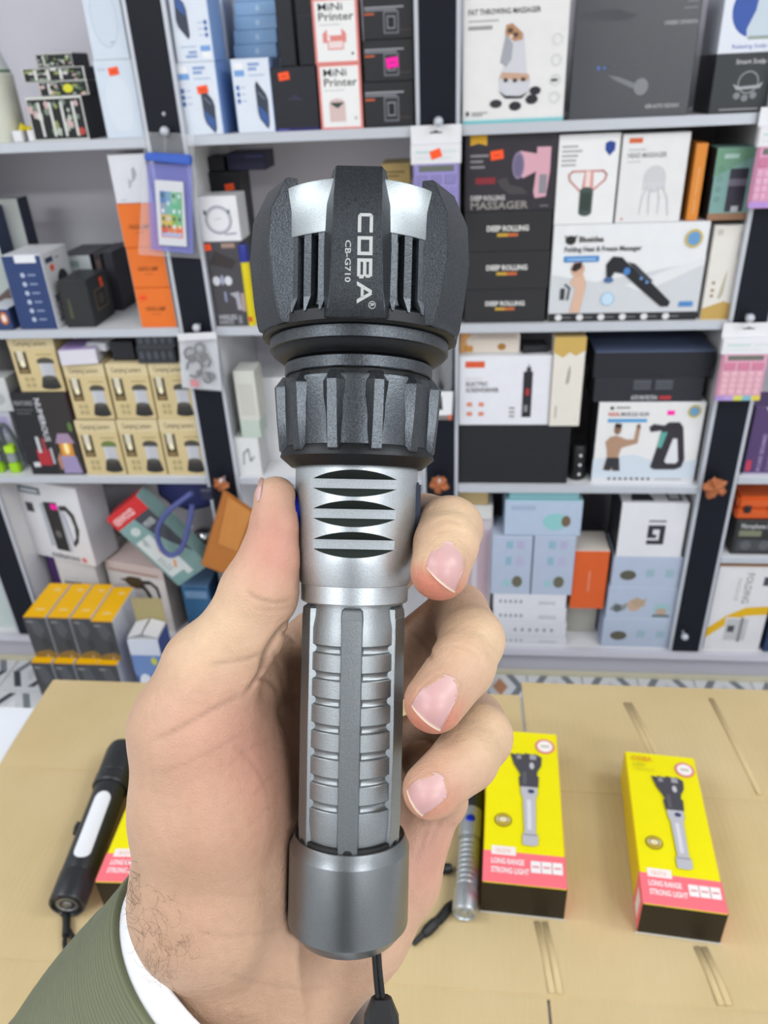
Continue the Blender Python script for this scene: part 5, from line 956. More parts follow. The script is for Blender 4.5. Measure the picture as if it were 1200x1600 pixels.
def build_torch():
    T = empty('flashlight', None, 'large silver and black flashlight held upright in the hand', 'flashlight', mat=TORCH)
    # head
    lathe('head_body', prof([(22, 84), (25.6, 84), (25.4, 60), (25.6, 55.2), (18, 55.2), (18, 84)]), M['anodised'], T, 128, True)
    lathe('skirt_ring', prof([(25.5, 55.15), (28.3, 53.4), (28.5, 50.4), (27.6, 49.8), (26.0, 49.75), (18, 49.75), (18, 55.15)]), M['black_shaded'], T, 128, True)
    lathe('rim_ring', prof([(25.9, 49.7), (26.3, 49.5), (26.3, 46.4), (25.9, 46.2), (18, 46.2), (18, 49.7)]), M['anodised'], T, 128, True)
    lathe('neck_groove', prof([(25.8, 46.15), (25.4, 45.4), (23.2, 43.8), (20.8, 42.9), (20.8, 36), (18, 36), (18, 46.15)]), M['black_shaded'], T, 128, True)
    lathe('steel_ring', prof([(25.6, 87.2), (28.0, 87.2), (28.15, 86.9), (28.15, 73.7), (28.0, 73.4), (25.6, 73.4)]), M['steel'], T, 128, True)
    gl = lathe('front_lens', prof([(0, 83.4), (25.4, 83.4), (25.4, 82.4), (0, 82.4)]), mat_plain('lens_glass', 'a8b4bc', 0.05, 0.0, spec=0.8), T, 64)
    bmr = bmesh.new(); bmr.free()
    for k in range(6):
        a = math.radians((0, 57.5, 118, 180, 242, 302.5)[k]); a2 = math.radians((0, 57.5, 118, 180, 242, 302.5, 360)[k+1])
        bm = bmesh.new()
        fin_bm(bm, a, [(90.6, 27.2, 5.7, 24.6, 6.6), (90.1, 27.7, 6.0, 24.6, 7.2), (80.6, 32.0, 6.1, 24.6, 9.3), (70.0, 32.6, 6.3, 24.6, 9.6), (58.0, 30.9, 6.8, 24.6, 9.4), (52.6, 29.6, 7.4, 24.6, 9.6), (50.6, 28.6, 7.8, 24.6, 9.9)], 0.22)
        fo = from_bm('bezel_fin', bm, M['anodised'], T, angle=24)
        if k == 0:
            # engraved lettering, reading down the front fin
            A = Art()
            def P(r, s, t): return ang_pt(0, r, t, s)
            s0, s1 = 79.4, 52.0
            def R_at(s): return 32.0+(80.6-s)/10.6*0.6 if s > 70 else 32.6-(70-s)/12*1.7 if s > 58 else 30.9-(58-s)/5.4*1.3
            verts = []; faces = []
            def poly(pts):            # x: along the fin downwards from s=79, y: tangential
                b = len(verts)
                for x, y in pts:
                    s = s0-x; verts.append(ang_pt(0, R_at(s)+0.06, y, s))
                faces.append(tuple(range(b, b+len(pts))))
            def bar(x0, x1, y0, y1):
                n = max(1, int(abs(x1-x0)/1.0))
                for i in range(n): poly([(x0+(x1-x0)*i/n, y0), (x0+(x1-x0)*(i+1)/n, y0), (x0+(x1-x0)*(i+1)/n, y1), (x0+(x1-x0)*i/n, y1)])
            yb, yt, th = 0.15, 4.0, 0.85   # letters lie on their side: baseline at the left, tops at the right
            x = 3.2                         # C
            for (px, py, qx, qy) in ((0.5, yt-th, 5.0, yt), (0.5, yb, 5.0, yb+th), (0.0, yb+0.6, th, yt-0.6)): bar(x+px, x+qx, py, qy)
            poly([(x, yt-.6), (x+.85, yt-.6), (x+.85, yt), (x+.6, yt)]); poly([(x, yb+.6), (x+.6, yb), (x+.85, yb), (x+.85, yb+.6)])
            x = 9.2                         # O
            bar(x, x+4.6, yt-th, yt); bar(x, x+4.6, yb, yb+th); bar(x, x+th, yb+th, yt-th); bar(x+4.6-th, x+4.6, yb+th, yt-th)
            x = 14.6                        # B
            bar(x, x+th, yb, yt)
            for yy in (yb, (yb+yt)/2-th/2, yt-th): bar(x+th, x+4.4, yy, yy+th)
            bar(x+4.0, x+4.9, yb+.5, (yb+yt)/2-.25); bar(x+3.9, x+4.7, (yb+yt)/2+.25, yt-.5)
            x = 20.1                        # A
            def leg(xa, xb):
                poly([(xa-.5, yb), (xa+.5, yb), (xb+.45, yt), (xb-.45, yt)])
            leg(x+.6, x+2.7); leg(x+5.0, x+2.9); bar(x+1.6, x+4.1, yb+1.0, yb+1.75)
            vs, fs, wd = text_mesh('CB-G710', 0.012)
            b = len(verts); sc = 1.45
            for X, Y in vs:
                xx = 10.2+X*sc*10.3/(wd*sc); s = s0-xx; verts.append(ang_pt(0, R_at(s)+0.06, -2.95+Y*sc, s))
            faces += [tuple(b+i for i in q) for q in fs]
            cx, cy = 25.9, 4.1
            for i in range(16):
                a0, a1 = 2*PI*i/16, 2*PI*(i+1)/16
                poly([(cx+q*math.cos(a), cy+q*math.sin(a)) for q, a in ((.95, a0), (.95, a1), (.78, a1), (.78, a0))])
            vs, fs, wd = text_mesh('R', 0.02); b = len(verts)
            for X, Y in vs:
                xx = cx-.42+X*1.0; verts.append(ang_pt(0, R_at(s0-xx)+0.06, cy-.5+Y*1.0, s0-xx))
            faces += [tuple(b+i for i in q) for q in fs]
            me = bpy.data.meshes.new('lettering'); me.from_pydata([tuple(v) for v in verts], [], faces)
            link('lettering', me, M['engrave'], fo)['label'] = 'pale engraved lettering reading COBA CB-G710'
        for da in (-9.2, 0, 9.2):
            bm = bmesh.new(); aa = (a+a2)/2+math.radians(da)
            fin_bm(bm, aa, [(73.4, 27.8, 1.15, 25.0, 1.9), (57, 27.6, 1.15, 25.0, 1.9), (53.0, 28.7, 0.3, 27, 0.4)], 0.0)
            from_bm('cooling_rib', bm, M['anodised'], T)
    # collar
    lathe('neck_ring', prof([(20.5, 43.0), (21.6, 42.7), (21.8, 42.4), (21.8, 39.5), (21.5, 39.2), (19.8, 38.9), (19.8, 43.0)]), M['anodised'], T, 128, True)
    lathe('focus_collar', prof([(19, 38.2), (22.2, 37.4), (22.6, 36.4), (21.4, 18.6), (16, 18.6), (16, 38.2)]), M['anodised'], T, 128, True)
    lathe('collar_base', prof([(21.3, 18.55), (22.4, 16.9), (22.7, 15.6), (19.4, 12.8), (16, 12.8), (16, 18.55)]), M['black_shaded'], T, 128, True)
    for k in range(12):
        a = PI/12+k*PI/6; bm = bmesh.new()
        fin_bm(bm, a, [(38.3, 22.7, 1.0, 20.5, 2.2), (35.4, 24.7, 1.35, 20.5, 4.6), (26, 23.9, 1.35, 20.5, 3.0), (17.3, 23.0, 1.4, 20.5, 1.8), (16.9, 22.6, 1.4, 20.5, 1.8)], 0.1)
        from_bm('collar_fin', bm, M['anodised'], T, angle=24)
    # switch section with three milled slots
    nk = lathe('switch_section', prof([(15, 12.8), (18.0, 12.8), (18.1, 12.4), (17.75, -14.8), (16.2, -20.8), (15.9, -21.0), (15.8, -25.8), (15.5, -26.2), (12, -26.2), (12, 12.8)]), M['silver'], T, 160, True, angle=20)
    cb = bmesh.new()
    for vv in (755, 803, 852):
        s = -(vv-800)*.1745; z1 = -13.75
        q = [(-.020, z1, s-1.3), (-.020, z1, s+1.3), (-.020, -19.6, s+4.6), (-.020, -19.6, s-4.6)]
        L = [[cb.verts.new((sx*.020, y*mm, zz*mm)) for _, y, zz in q] for sx in (-1, 1)]
        for k in range(4): cb.faces.new((L[0][k], L[0][(k+1) % 4], L[1][(k+1) % 4], L[1][k]))
        cb.faces.new(L[0]); cb.faces.new(L[1][::-1])
    bmesh.ops.recalc_face_normals(cb, faces=cb.faces)
    cm = bpy.data.meshes.new('cutter'); cb.to_mesh(cm); cb.free(); cm.materials.append(M['slot'])
    co = bpy.data.objects.new('cutter', cm); COL.objects.link(co); co.parent = T
    md = nk.modifiers.new('cut', 'BOOLEAN'); md.object = co; md.operation = 'DIFFERENCE'; md.solver = 'EXACT'
    nk.data.materials.append(M['slot'])
    bpy.context.view_layer.update()
    dg = bpy.context.evaluated_depsgraph_get()
    me = bpy.data.meshes.new_from_object(nk.evaluated_get(dg))
    nk.modifiers.clear(); nk.data = me; bpy.data.objects.remove(co); bpy.data.meshes.remove(cm)
    # the flat floor of each slot is bare silver, its sloping walls stay dark
    for p in me.polygons:
        if p.center.y < -.0137 and abs(p.normal.y) > .98 and abs(p.center.y+.01375) < 2e-5: p.material_index = 0
        elif abs(p.normal.z) > .3 and p.center.y < -.0137 and abs(p.center.x) < .0126 and -.0125 < p.center.z < .0125: p.material_index = 1
    me.set_sharp_from_angle(angle=math.radians(20))
    # side switch
    sx = Matrix.Translation((-17.6*mm, 0, -1.6*mm)) @ Matrix.Rotation(-PI/2, 4, 'Y')
    sw = lathe('switch_ring', prof([(6.4, 0.0), (6.4, 1.1), (7.9, 1.1), (8.2, .7), (8.2, -1.5), (6.4, -1.5)]), M['blue_ring'], T, 48, True, sx)
    lathe('switch_button', prof([(0, 1.7), (5.2, 1.7), (6.2, 1.2), (6.3, -1.0), (0, -1.0)]), M['rubber'], sw, 40, False, sx)
    box('port_cover', 16.4*mm, 18.9*mm, -4.5*mm, 4.5*mm, -11*mm, 9*mm, M['navy_rubber'], T, .6*mm, 2)
    # grip
    P = [(13, -26.0), (13.9, -26.4), (15.0, -33.0)]
    for k in range(7):
        c = -38.8-7.35*k
        P += [(15.0, c+1.35), (14.85, c+1.15)]+[(15.0-1.0*math.cos(t), c-1.15*math.sin(t)) for t in [-1.2, -.8, -.4, 0, .4, .8, 1.2]]+[(14.85, c-1.15), (15.0, c-1.35)]
    P += [(15.0, -88.6), (14.1, -95.5), (12, -95.8), (12, -26.0)]
    lathe('grip_tube', prof(P), M['grip'], T, 144, True, angle=22)
    for k in range(6):
        a = k*PI/3; bm = bmesh.new()
        fin_bm(bm, a, [(-26.9, 14.6, 1.9, 13, 2.6), (-27.6, 15.35, 2.55, 13, 3.2), (-30, 15.55, 2.75, 13, 3.5), (-60, 15.6, 2.75, 13, 3.5), (-90, 15.5, 2.75, 13, 3.5), (-95.5, 15.2, 2.6, 13, 3.3)], 0.15)
        from_bm('grip_land', bm, M['grip'], T, angle=24)
    lathe('seal_ring', prof([(14.2, -93.6), (15.3, -94.0), (15.3, -95.6), (14, -95.8)]), M['rubber'], T, 96, True)
    lathe('tail_cap', prof([(15.2, -94.9), (16.1, -94.9), (16.3, -95.1), (17.7, -98.3), (17.75, -98.8), (17.75, -120.3), (17.6, -120.9), (14.8, -124.4), (14.3, -124.8), (0, -124.9)]), M['gun'], T, 128, angle=20)
    # lanyard (hangs from the tail cap)
    Ti = TORCH.inverted()
    def loc(u, v, Z): return Ti @ at_d(u, v, Z)
    for dx in (0, 7):
        pts = smooth_curve([loc(584+dx, 1478, .222), loc(586+dx, 1510, .222), loc(589+dx*1.1, 1545, .223), loc(593+dx, 1580, .223)], 6)
        tube('lanyard_cord', pts, .00075, M['cord'], T)
    bm = bmesh.new()
    c = loc(596, 1558, .223); ex = (loc(640, 1558, .223)-c).normalized(); ez = (loc(596, 1600, .223)-c).normalized(); ey = ex.cross(ez)
    L = []
    for z, hx, hy in ((0, 2.6, 2.0), (.5, 3.2, 2.6), (6, 5.6, 3.6), (17, 6.2, 4.0), (24, 4.5, 3.2)):
        L.append([bm.verts.new(c+(ex*(hx*math.cos(t))+ey*(hy*math.sin(t))+ez*z)*mm) for t in [(-.92, -.45, .45, .92)[i % 4]*1.0+(0 if i < 4 else PI) for i in range(8)]])
    for p, q in zip(L[:-1], L[1:]):
        for k in range(8): bm.faces.new((p[k], p[(k+1) % 8], q[(k+1) % 8], q[k]))
    bm.faces.new(L[0]); bm.faces.new(L[-1])
    from_bm('cord_stopper', bm, M['rubber'], T)
    return T
torch = build_torch()
# ================================================================== the hand and arm that hold the torch
def PX(u, v, Z): return np.array([(u-600)*Z/F, (800-v)*Z/F, Z], np.float32)      # mm, z = depth
PRIMS = {}
def smin(a, b, k):
    h = np.clip(0.5+0.5*(b-a)/k, 0, 1)
    return b+(a-b)*h-k*h*(1-h)
LO = np.array([-86, -262, 190], np.float32); HI = np.array([48, 24, 324], np.float32); VX = 0.9
NX, NY, NZ = [int(x) for x in np.ceil((HI-LO)/VX)]
gx = (LO[0]+VX*np.arange(NX)).astype(np.float32)[:, None, None]
gy = (LO[1]+VX*np.arange(NY)).astype(np.float32)[None, :, None]
gz = (LO[2]+VX*np.arange(NZ)).astype(np.float32)[None, None, :]
def cone(a, b, ra, rb, flat=None):
    """capsule with linearly changing radius"""
    ba = b-a; L2 = float(ba @ ba)
    h = np.clip(((gx-a[0])*ba[0]+(gy-a[1])*ba[1]+(gz-a[2])*ba[2])/L2, 0, 1)
    dx = gx-a[0]-ba[0]*h; dy = gy-a[1]-ba[1]*h; dz = gz-a[2]-ba[2]*h
    return np.sqrt(dx*dx+dy*dy+dz*dz)-(ra+(rb-ra)*h)
def chain(J, k=3.0):
    D = None
    for (u, v, Z, r), (u2, v2, Z2, r2) in zip(J[:-1], J[1:]):
        d = cone(PX(u, v, Z), PX(u2, v2, Z2), r, r2)
        D = d if D is None else smin(D, d, k)
    return D
THUMB = [(431, 778, 222, 6.3), (431, 825, 221, 7.2), (424, 872, 221, 8.9), (405, 925, 221, 11.0), (380, 985, 222, 11.6), (330, 1048, 223, 13.8)]
INDEX = [(500, 1010, 266, 11.0), (664, 818, 254, 9.6), (703, 826, 227, 9.4), (697, 850, 219, 9.0), (687, 892, 211.5, 8.2)]
MIDDLE = [(545, 1100, 268, 11.0), (716, 958, 254, 9.8), (737, 1000, 228, 9.5), (722, 1040, 219, 9.2), (679, 1097, 211.5, 8.5)]
RING = [(575, 1190, 268, 10.5), (742, 1128, 252, 9.6), (750, 1151, 229, 9.4), (728, 1185, 219, 9.0), (674, 1234, 212, 8.0)]
PINKY = [(612, 1290, 266, 9.5), (692, 1250, 261, 8.2), (684, 1216, 248, 7.4), (660, 1190, 243, 6.6)]
C0 = PX(390, 1513, 256).astype(float); ADIR = np.array([-.56, -.77, .30]); ADIR /= np.linalg.norm(ADIR); C1 = C0+ADIR*150
def pxof(P): return (600+P[0]*F/P[2], 800-P[1]*F/P[2], P[2])
E1 = pxof(C0+ADIR*115+np.array([-14, 9, 0])); E2 = pxof(C0+ADIR*115+np.array([12, -8, 0]))
def hand_field():
    palm = cone(PX(330, 1048, 223), PX(302, 1140, 226), 13.8, 17.2)
    for a, b, ra, rb in [((302, 1140, 226), (318, 1260, 229), 17.2, 20.3), ((318, 1260, 229), (328, 1400, 238), 20.3, 23.0),
                         ((328, 1400, 238), (345, 1500, 252), 23.0, 22.0), ((345, 1500, 252), E1, 22.0, 24.0),
                         ((360, 1120, 238), (430, 1330, 247), 13, 18), ((430, 1330, 247), (470, 1430, 251), 18, 21),
                         ((470, 1430, 251), (425, 1560, 258), 21, 22.0), ((425, 1560, 258), E2, 22.0, 24),
                         ((500, 1010, 266), (545, 1100, 268), 10.5, 11), ((545, 1100, 268), (575, 1190, 268), 11, 11), ((575, 1190, 268), (612, 1290, 266), 11, 11),
                         ((500, 1010, 266), (430, 1330, 252), 11, 18), ((545, 1100, 268), (470, 1400, 254), 11, 18), ((612, 1290, 266), (600, 1375, 259), 12.5, 15.5),
                         ((676, 1262, 262), (628, 1352, 260), 9.5, 13.5), ((600, 1375, 259), (548, 1440, 255), 15.5, 18.5), ((575, 1190, 268), (548, 1440, 257), 11, 17), ((548, 1440, 255), (440, 1560, 258), 18.5, 21.5),
                         ((400, 1060, 246), (500, 1010, 266), 9, 10)]:
        palm = smin(palm, cone(PX(*a), PX(*b), ra, rb), 7.0)
    th = chain(THUMB, 2.5)
    palm = smin(palm, th, 4.0)
    fing = None
    for J in (INDEX, MIDDLE, RING, PINKY):
        d = chain(J, 2.0)
        fing = d if fing is None else smin(fing, d, 0.7)
    # fingers melt into the palm only near the knuckles behind the torch
    D = smin(palm, fing, 2.2)
    # flesh gives way to the torch
    a = np.array([(556.5-600)*.228/F*1000, 0, 228.0], np.float32); t = math.radians(1.15)
    ax = np.array([math.sin(t), math.cos(t), 0], np.float32)
    h = (gx-a[0])*ax[0]+(gy-a[1])*ax[1]
    dx = gx-a[0]-ax[0]*h; dy = gy-a[1]-ax[1]*h; dz = gz-a[2]
    rr = np.sqrt(dx*dx+dy*dy+dz*dz)
    R = np.interp(h.ravel(), [-128, -125, -98, -95.5, -95, -26, -21, -15, 13, 14, 36], [14, 17.9, 17.9, 15.75, 15.75, 15.75, 16.4, 17.95, 18.3, 19.2, 24]).astype(np.float32).reshape(h.shape)
    tor = R+0.12-rr
    # the switch stands proud of the torch's side: the thumb lies on it
    xl = dx; rad = np.sqrt((h+1.6)**2+dz*dz)
    tor = np.maximum(tor, -np.maximum(np.maximum(rad-8.4, -xl-19.25), xl))
    k = 0.9
    hh = np.clip(0.5-0.5*(tor-D)/k, 0, 1)
    return (tor*(1-hh)+D*hh)+k*hh*(1-hh)
VOL = hand_field().astype(np.float32)
def surface_nets(V):
    ins = V < 0
    nx, ny, nz = V.shape
    c = np.zeros((nx-1, ny-1, nz-1), np.uint8)
    for i in (0, 1):
        for j in (0, 1):
            for k in (0, 1): c += ins[i:nx-1+i, j:ny-1+j, k:nz-1+k]
    act = (c > 0) & (c < 8)
    idx = -np.ones(act.shape, np.int64); I, J, K = np.nonzero(act); n = len(I); idx[I, J, K] = np.arange(n)
    ps = np.zeros((n, 3), np.float32); cnt = np.zeros(n, np.float32)
    for ax in range(3):
        o1, o2 = [a for a in range(3) if a != ax]
        for p in (0, 1):
            for q in (0, 1):
                A = [I.copy(), J.copy(), K.copy()]; A[o1] += p; A[o2] += q
                B = [x.copy() for x in A]; B[ax] += 1
                va, vb = V[tuple(A)], V[tuple(B)]
                m = (va < 0) != (vb < 0); t = np.where(m, va/np.where(m, va-vb, 1), 0)
                P = np.zeros((n, 3), np.float32); P[:, o1] = p; P[:, o2] = q; P[:, ax] = t
                ps += P*m[:, None]; cnt += m
    co = np.stack([I, J, K], 1)+ps/cnt[:, None]
    faces = []
    for ax in range(3):
        o1, o2 = [(1, 2), (2, 0), (0, 1)][ax]
        sl = [slice(1, -1)]*3; sl[ax] = slice(0, -1)
        A = ins[tuple(sl)]; s2 = list(sl); s2[ax] = slice(1, None); B = ins[tuple(s2)]
        E = np.argwhere(A != B); 
        E2 = E.copy(); 
        for a in range(3):
            if a != ax: E2[:, a] += 1
        fl = A[tuple(E.T)]
        q = []
        for p1, p2 in ((-1, -1), (0, -1), (0, 0), (-1, 0)):
            C = E2.copy(); C[:, o1] += p1; C[:, o2] += p2; q.append(idx[tuple(C.T)])
        q = np.stack(q, 1); q[~fl] = q[~fl][:, ::-1]; faces.append(q)
    return co, np.concatenate(faces)
co, quads = surface_nets(VOL)
used = np.unique(quads); remap = np.zeros(len(co), np.int64); remap[used] = np.arange(len(used)); co = co[used]; quads = remap[quads]
HV = LO+co*VX
def vol_at(P):
    g = (P-LO)/VX; g = np.clip(g, 0, np.array(VOL.shape)-1.001); i = g.astype(int); f = g-i; r = 0
    for a in (0, 1):
        for b in (0, 1):
            for c in (0, 1):
                wgt = (f[:, 0] if a else 1-f[:, 0])*(f[:, 1] if b else 1-f[:, 1])*(f[:, 2] if c else 1-f[:, 2])
                r = r+wgt*VOL[i[:, 0]+a, i[:, 1]+b, i[:, 2]+c]
    return r
def vol_grad(P):
    e = VX; G = np.stack([vol_at(P+np.eye(3)[k]*e)-vol_at(P-np.eye(3)[k]*e) for k in range(3)], 1)
    return G/np.maximum(np.linalg.norm(G, axis=1, keepdims=True), 1e-6)
def on_skin(u, v, z0=192.0, z1=300.0):
    """first point of the skin met by the line through (u, v): arrays"""
    u = np.atleast_1d(np.asarray(u, float)); v = np.atleast_1d(np.asarray(v, float)); Z = np.full(u.shape, z0)
    for _ in range(90):
        P = np.stack([(u-600)*Z/F, (800-v)*Z/F, Z], 1); d = vol_at(P); Z = np.minimum(Z+np.clip(d, -1, 4)*0.8, z1)
    return np.stack([(u-600)*Z/F, (800-v)*Z/F, Z], 1)
# neighbours for smoothing
edges = np.concatenate([quads[:, [0, 1]], quads[:, [1, 2]], quads[:, [2, 3]], quads[:, [3, 0]]])
def relax(X, n, lam=0.5):
    for _ in range(n):
        S = np.zeros_like(X); C = np.zeros(len(X))
        for a, b in ((0, 1), (1, 0)):
            for k in range(3): S[:, k] += np.bincount(edges[:, a], X[edges[:, b], k], len(X))
            C += np.bincount(edges[:, a], minlength=len(X))
        X = X+(S/C[:, None]-X)*lam
    return X
HV = relax(HV.astype(float), 3)
HN = vol_grad(HV)
HV = HV-HN*vol_at(HV)[:, None]*0.6
HN = vol_grad(HV)
HU = 600+HV[:, 0]*F/HV[:, 2]; HW = 800-HV[:, 1]*F/HV[:, 2]
def poly_dist(pts, X, full=True):
    """distance of points X to a polyline of pixel points laid on the skin, and the fraction along it"""
    pts = np.array(smooth_curve([(a, b, 0) for a, b in pts], 6))[:, :2]
    Q = on_skin(pts[:, 0], pts[:, 1]); best = np.full(len(X), 1e9); fr = np.zeros(len(X))
    for i in range(len(Q)-1):
        a, b = Q[i], Q[i+1]; ba = b-a; L = max(ba @ ba, 1e-9)
        h = np.clip(((X-a) @ ba)/L, 0, 1); d = np.linalg.norm(X-a-h[:, None]*ba, axis=1)
        m = d < best; best[m] = d[m]; fr[m] = (i+h[m])/(len(Q)-1)
    return best, fr
front = HN[:, 2] < 0.35
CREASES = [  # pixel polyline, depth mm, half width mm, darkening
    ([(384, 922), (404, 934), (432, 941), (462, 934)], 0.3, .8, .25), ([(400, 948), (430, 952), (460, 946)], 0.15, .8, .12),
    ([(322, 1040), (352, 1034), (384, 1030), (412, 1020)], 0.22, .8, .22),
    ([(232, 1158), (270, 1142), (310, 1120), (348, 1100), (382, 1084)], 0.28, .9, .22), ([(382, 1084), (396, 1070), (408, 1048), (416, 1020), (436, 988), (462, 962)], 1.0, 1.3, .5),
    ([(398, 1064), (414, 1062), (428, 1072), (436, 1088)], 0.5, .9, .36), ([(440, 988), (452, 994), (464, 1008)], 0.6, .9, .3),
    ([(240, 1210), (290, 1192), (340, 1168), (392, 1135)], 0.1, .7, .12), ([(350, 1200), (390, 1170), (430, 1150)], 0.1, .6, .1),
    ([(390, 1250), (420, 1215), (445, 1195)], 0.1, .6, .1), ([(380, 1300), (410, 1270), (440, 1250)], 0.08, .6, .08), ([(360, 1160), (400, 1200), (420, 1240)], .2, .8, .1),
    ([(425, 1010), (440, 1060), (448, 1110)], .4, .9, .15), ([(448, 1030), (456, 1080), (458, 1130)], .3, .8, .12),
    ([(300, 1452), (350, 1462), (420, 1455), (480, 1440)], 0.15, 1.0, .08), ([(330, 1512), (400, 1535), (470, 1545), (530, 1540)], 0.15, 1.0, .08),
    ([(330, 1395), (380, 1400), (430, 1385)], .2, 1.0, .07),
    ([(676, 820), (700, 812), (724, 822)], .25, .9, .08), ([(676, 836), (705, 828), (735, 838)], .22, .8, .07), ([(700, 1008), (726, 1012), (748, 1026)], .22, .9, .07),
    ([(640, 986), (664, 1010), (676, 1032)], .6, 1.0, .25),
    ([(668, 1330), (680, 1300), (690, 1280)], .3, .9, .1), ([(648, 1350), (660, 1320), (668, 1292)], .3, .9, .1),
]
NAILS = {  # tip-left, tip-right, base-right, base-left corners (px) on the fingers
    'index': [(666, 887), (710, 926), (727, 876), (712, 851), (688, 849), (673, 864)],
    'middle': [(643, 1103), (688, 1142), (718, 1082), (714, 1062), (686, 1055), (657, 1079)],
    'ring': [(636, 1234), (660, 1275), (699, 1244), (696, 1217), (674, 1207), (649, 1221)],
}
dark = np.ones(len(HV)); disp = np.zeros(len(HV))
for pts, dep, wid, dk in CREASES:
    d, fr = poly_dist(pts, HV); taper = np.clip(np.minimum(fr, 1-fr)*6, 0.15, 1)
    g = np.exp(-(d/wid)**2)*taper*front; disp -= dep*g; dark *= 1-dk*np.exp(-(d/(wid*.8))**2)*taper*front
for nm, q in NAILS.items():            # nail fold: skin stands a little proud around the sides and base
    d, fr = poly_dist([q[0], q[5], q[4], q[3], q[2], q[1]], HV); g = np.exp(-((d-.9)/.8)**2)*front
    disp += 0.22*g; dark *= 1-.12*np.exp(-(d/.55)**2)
# soft swellings of the flesh
rs = np.random.RandomState(3)
HV = HV+HN*disp[:, None]
# skin colour by place: pale knuckles, flushed finger tips and palm
def blob(u, v, r, su=1.0):
    P = on_skin(u, v)[0]; return np.exp(-(np.linalg.norm(HV-P, axis=1)/r)**2)
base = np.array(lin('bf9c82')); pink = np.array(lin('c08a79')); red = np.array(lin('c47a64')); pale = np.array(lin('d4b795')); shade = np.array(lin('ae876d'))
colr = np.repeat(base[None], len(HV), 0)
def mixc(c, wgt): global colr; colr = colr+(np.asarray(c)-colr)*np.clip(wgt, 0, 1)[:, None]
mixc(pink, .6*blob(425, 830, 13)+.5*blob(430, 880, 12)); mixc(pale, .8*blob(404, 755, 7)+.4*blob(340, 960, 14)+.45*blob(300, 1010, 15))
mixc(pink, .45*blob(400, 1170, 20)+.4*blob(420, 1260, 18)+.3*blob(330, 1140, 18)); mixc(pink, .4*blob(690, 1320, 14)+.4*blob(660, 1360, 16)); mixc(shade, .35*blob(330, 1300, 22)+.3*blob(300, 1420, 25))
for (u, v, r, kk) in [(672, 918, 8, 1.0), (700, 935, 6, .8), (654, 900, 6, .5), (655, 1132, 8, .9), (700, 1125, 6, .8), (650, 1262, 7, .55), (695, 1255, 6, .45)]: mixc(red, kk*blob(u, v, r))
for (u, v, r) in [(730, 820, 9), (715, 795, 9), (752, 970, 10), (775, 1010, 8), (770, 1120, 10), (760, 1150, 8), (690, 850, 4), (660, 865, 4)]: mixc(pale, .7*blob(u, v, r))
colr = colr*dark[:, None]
inv = np.array([[1, 0, 0], [0, 1, 0], [0, 0, -1]])*0.001
def cam_local(P): return np.asarray(P) @ inv.T        # mm camera frame to metres under CAMM

# ---- skin material
def skin_mat(name, attr=True):
    m, nt, b = mat_new(name)
    tc = node(nt, 'ShaderNodeTexCoord')
    at = node(nt, 'ShaderNodeAttribute', attribute_name='Col')
    n1 = node(nt, 'ShaderNodeTexNoise'); n1.inputs['Scale'].default_value = 320; n1.inputs['Detail'].default_value = 6
    n2 = node(nt, 'ShaderNodeTexNoise'); n2.inputs['Scale'].default_value = 70; n2.inputs['Detail'].default_value = 3
    r1 = node(nt, 'ShaderNodeMapRange'); r1.inputs['To Min'].default_value = .93; r1.inputs['To Max'].default_value = 1.07
    r2 = node(nt, 'ShaderNodeMapRange'); r2.inputs['To Min'].default_value = .88; r2.inputs['To Max'].default_value = 1.12
    mu = node(nt, 'ShaderNodeMath', operation='MULTIPLY'); mx = node(nt, 'ShaderNodeVectorMath', operation='SCALE')
    vo = node(nt, 'ShaderNodeTexVoronoi'); vo.inputs['Scale'].default_value = 900; vo.feature = 'DISTANCE_TO_EDGE'
    for n in (n1, n2, vo): nt.links.new(tc.outputs['Object'], n.inputs['Vector'])
    nt.links.new(n1.outputs['Fac'], r1.inputs['Value']); nt.links.new(n2.outputs['Fac'], r2.inputs['Value'])
    nt.links.new(r1.outputs['Result'], mu.inputs[0]); nt.links.new(r2.outputs['Result'], mu.inputs[1])
    nt.links.new(at.outputs['Color'], mx.inputs[0]); nt.links.new(mu.outputs['Value'], mx.inputs['Scale'])
    nt.links.new(mx.outputs['Vector'], b.inputs['Base Color'])
    b1 = node(nt, 'ShaderNodeBump'); b1.inputs['Strength'].default_value = .55; b1.inputs['Distance'].default_value = .00028
    b2 = node(nt, 'ShaderNodeBump'); b2.inputs['Strength'].default_value = .6; b2.inputs['Distance'].default_value = .0007
    nt.links.new(vo.outputs['Distance'], b1.inputs['Height']); nt.links.new(n1.outputs['Fac'], b2.inputs['Height'])
    nt.links.new(b1.outputs['Normal'], b2.inputs['Normal']); nt.links.new(b2.outputs['Normal'], b.inputs['Normal'])
    b.inputs['Roughness'].default_value = .5; b.inputs['Specular IOR Level'].default_value = .35
    b.inputs['Subsurface Weight'].default_value = .18; b.inputs['Subsurface Radius'].default_value = (1.0, .4, .22); b.inputs['Subsurface Scale'].default_value = .0025
    return m
M['skin'] = skin_mat('skin')
PERSON = empty('person', None, 'person in an olive sleeve holding the large flashlight up in the left hand', 'person', mat=CAMM)
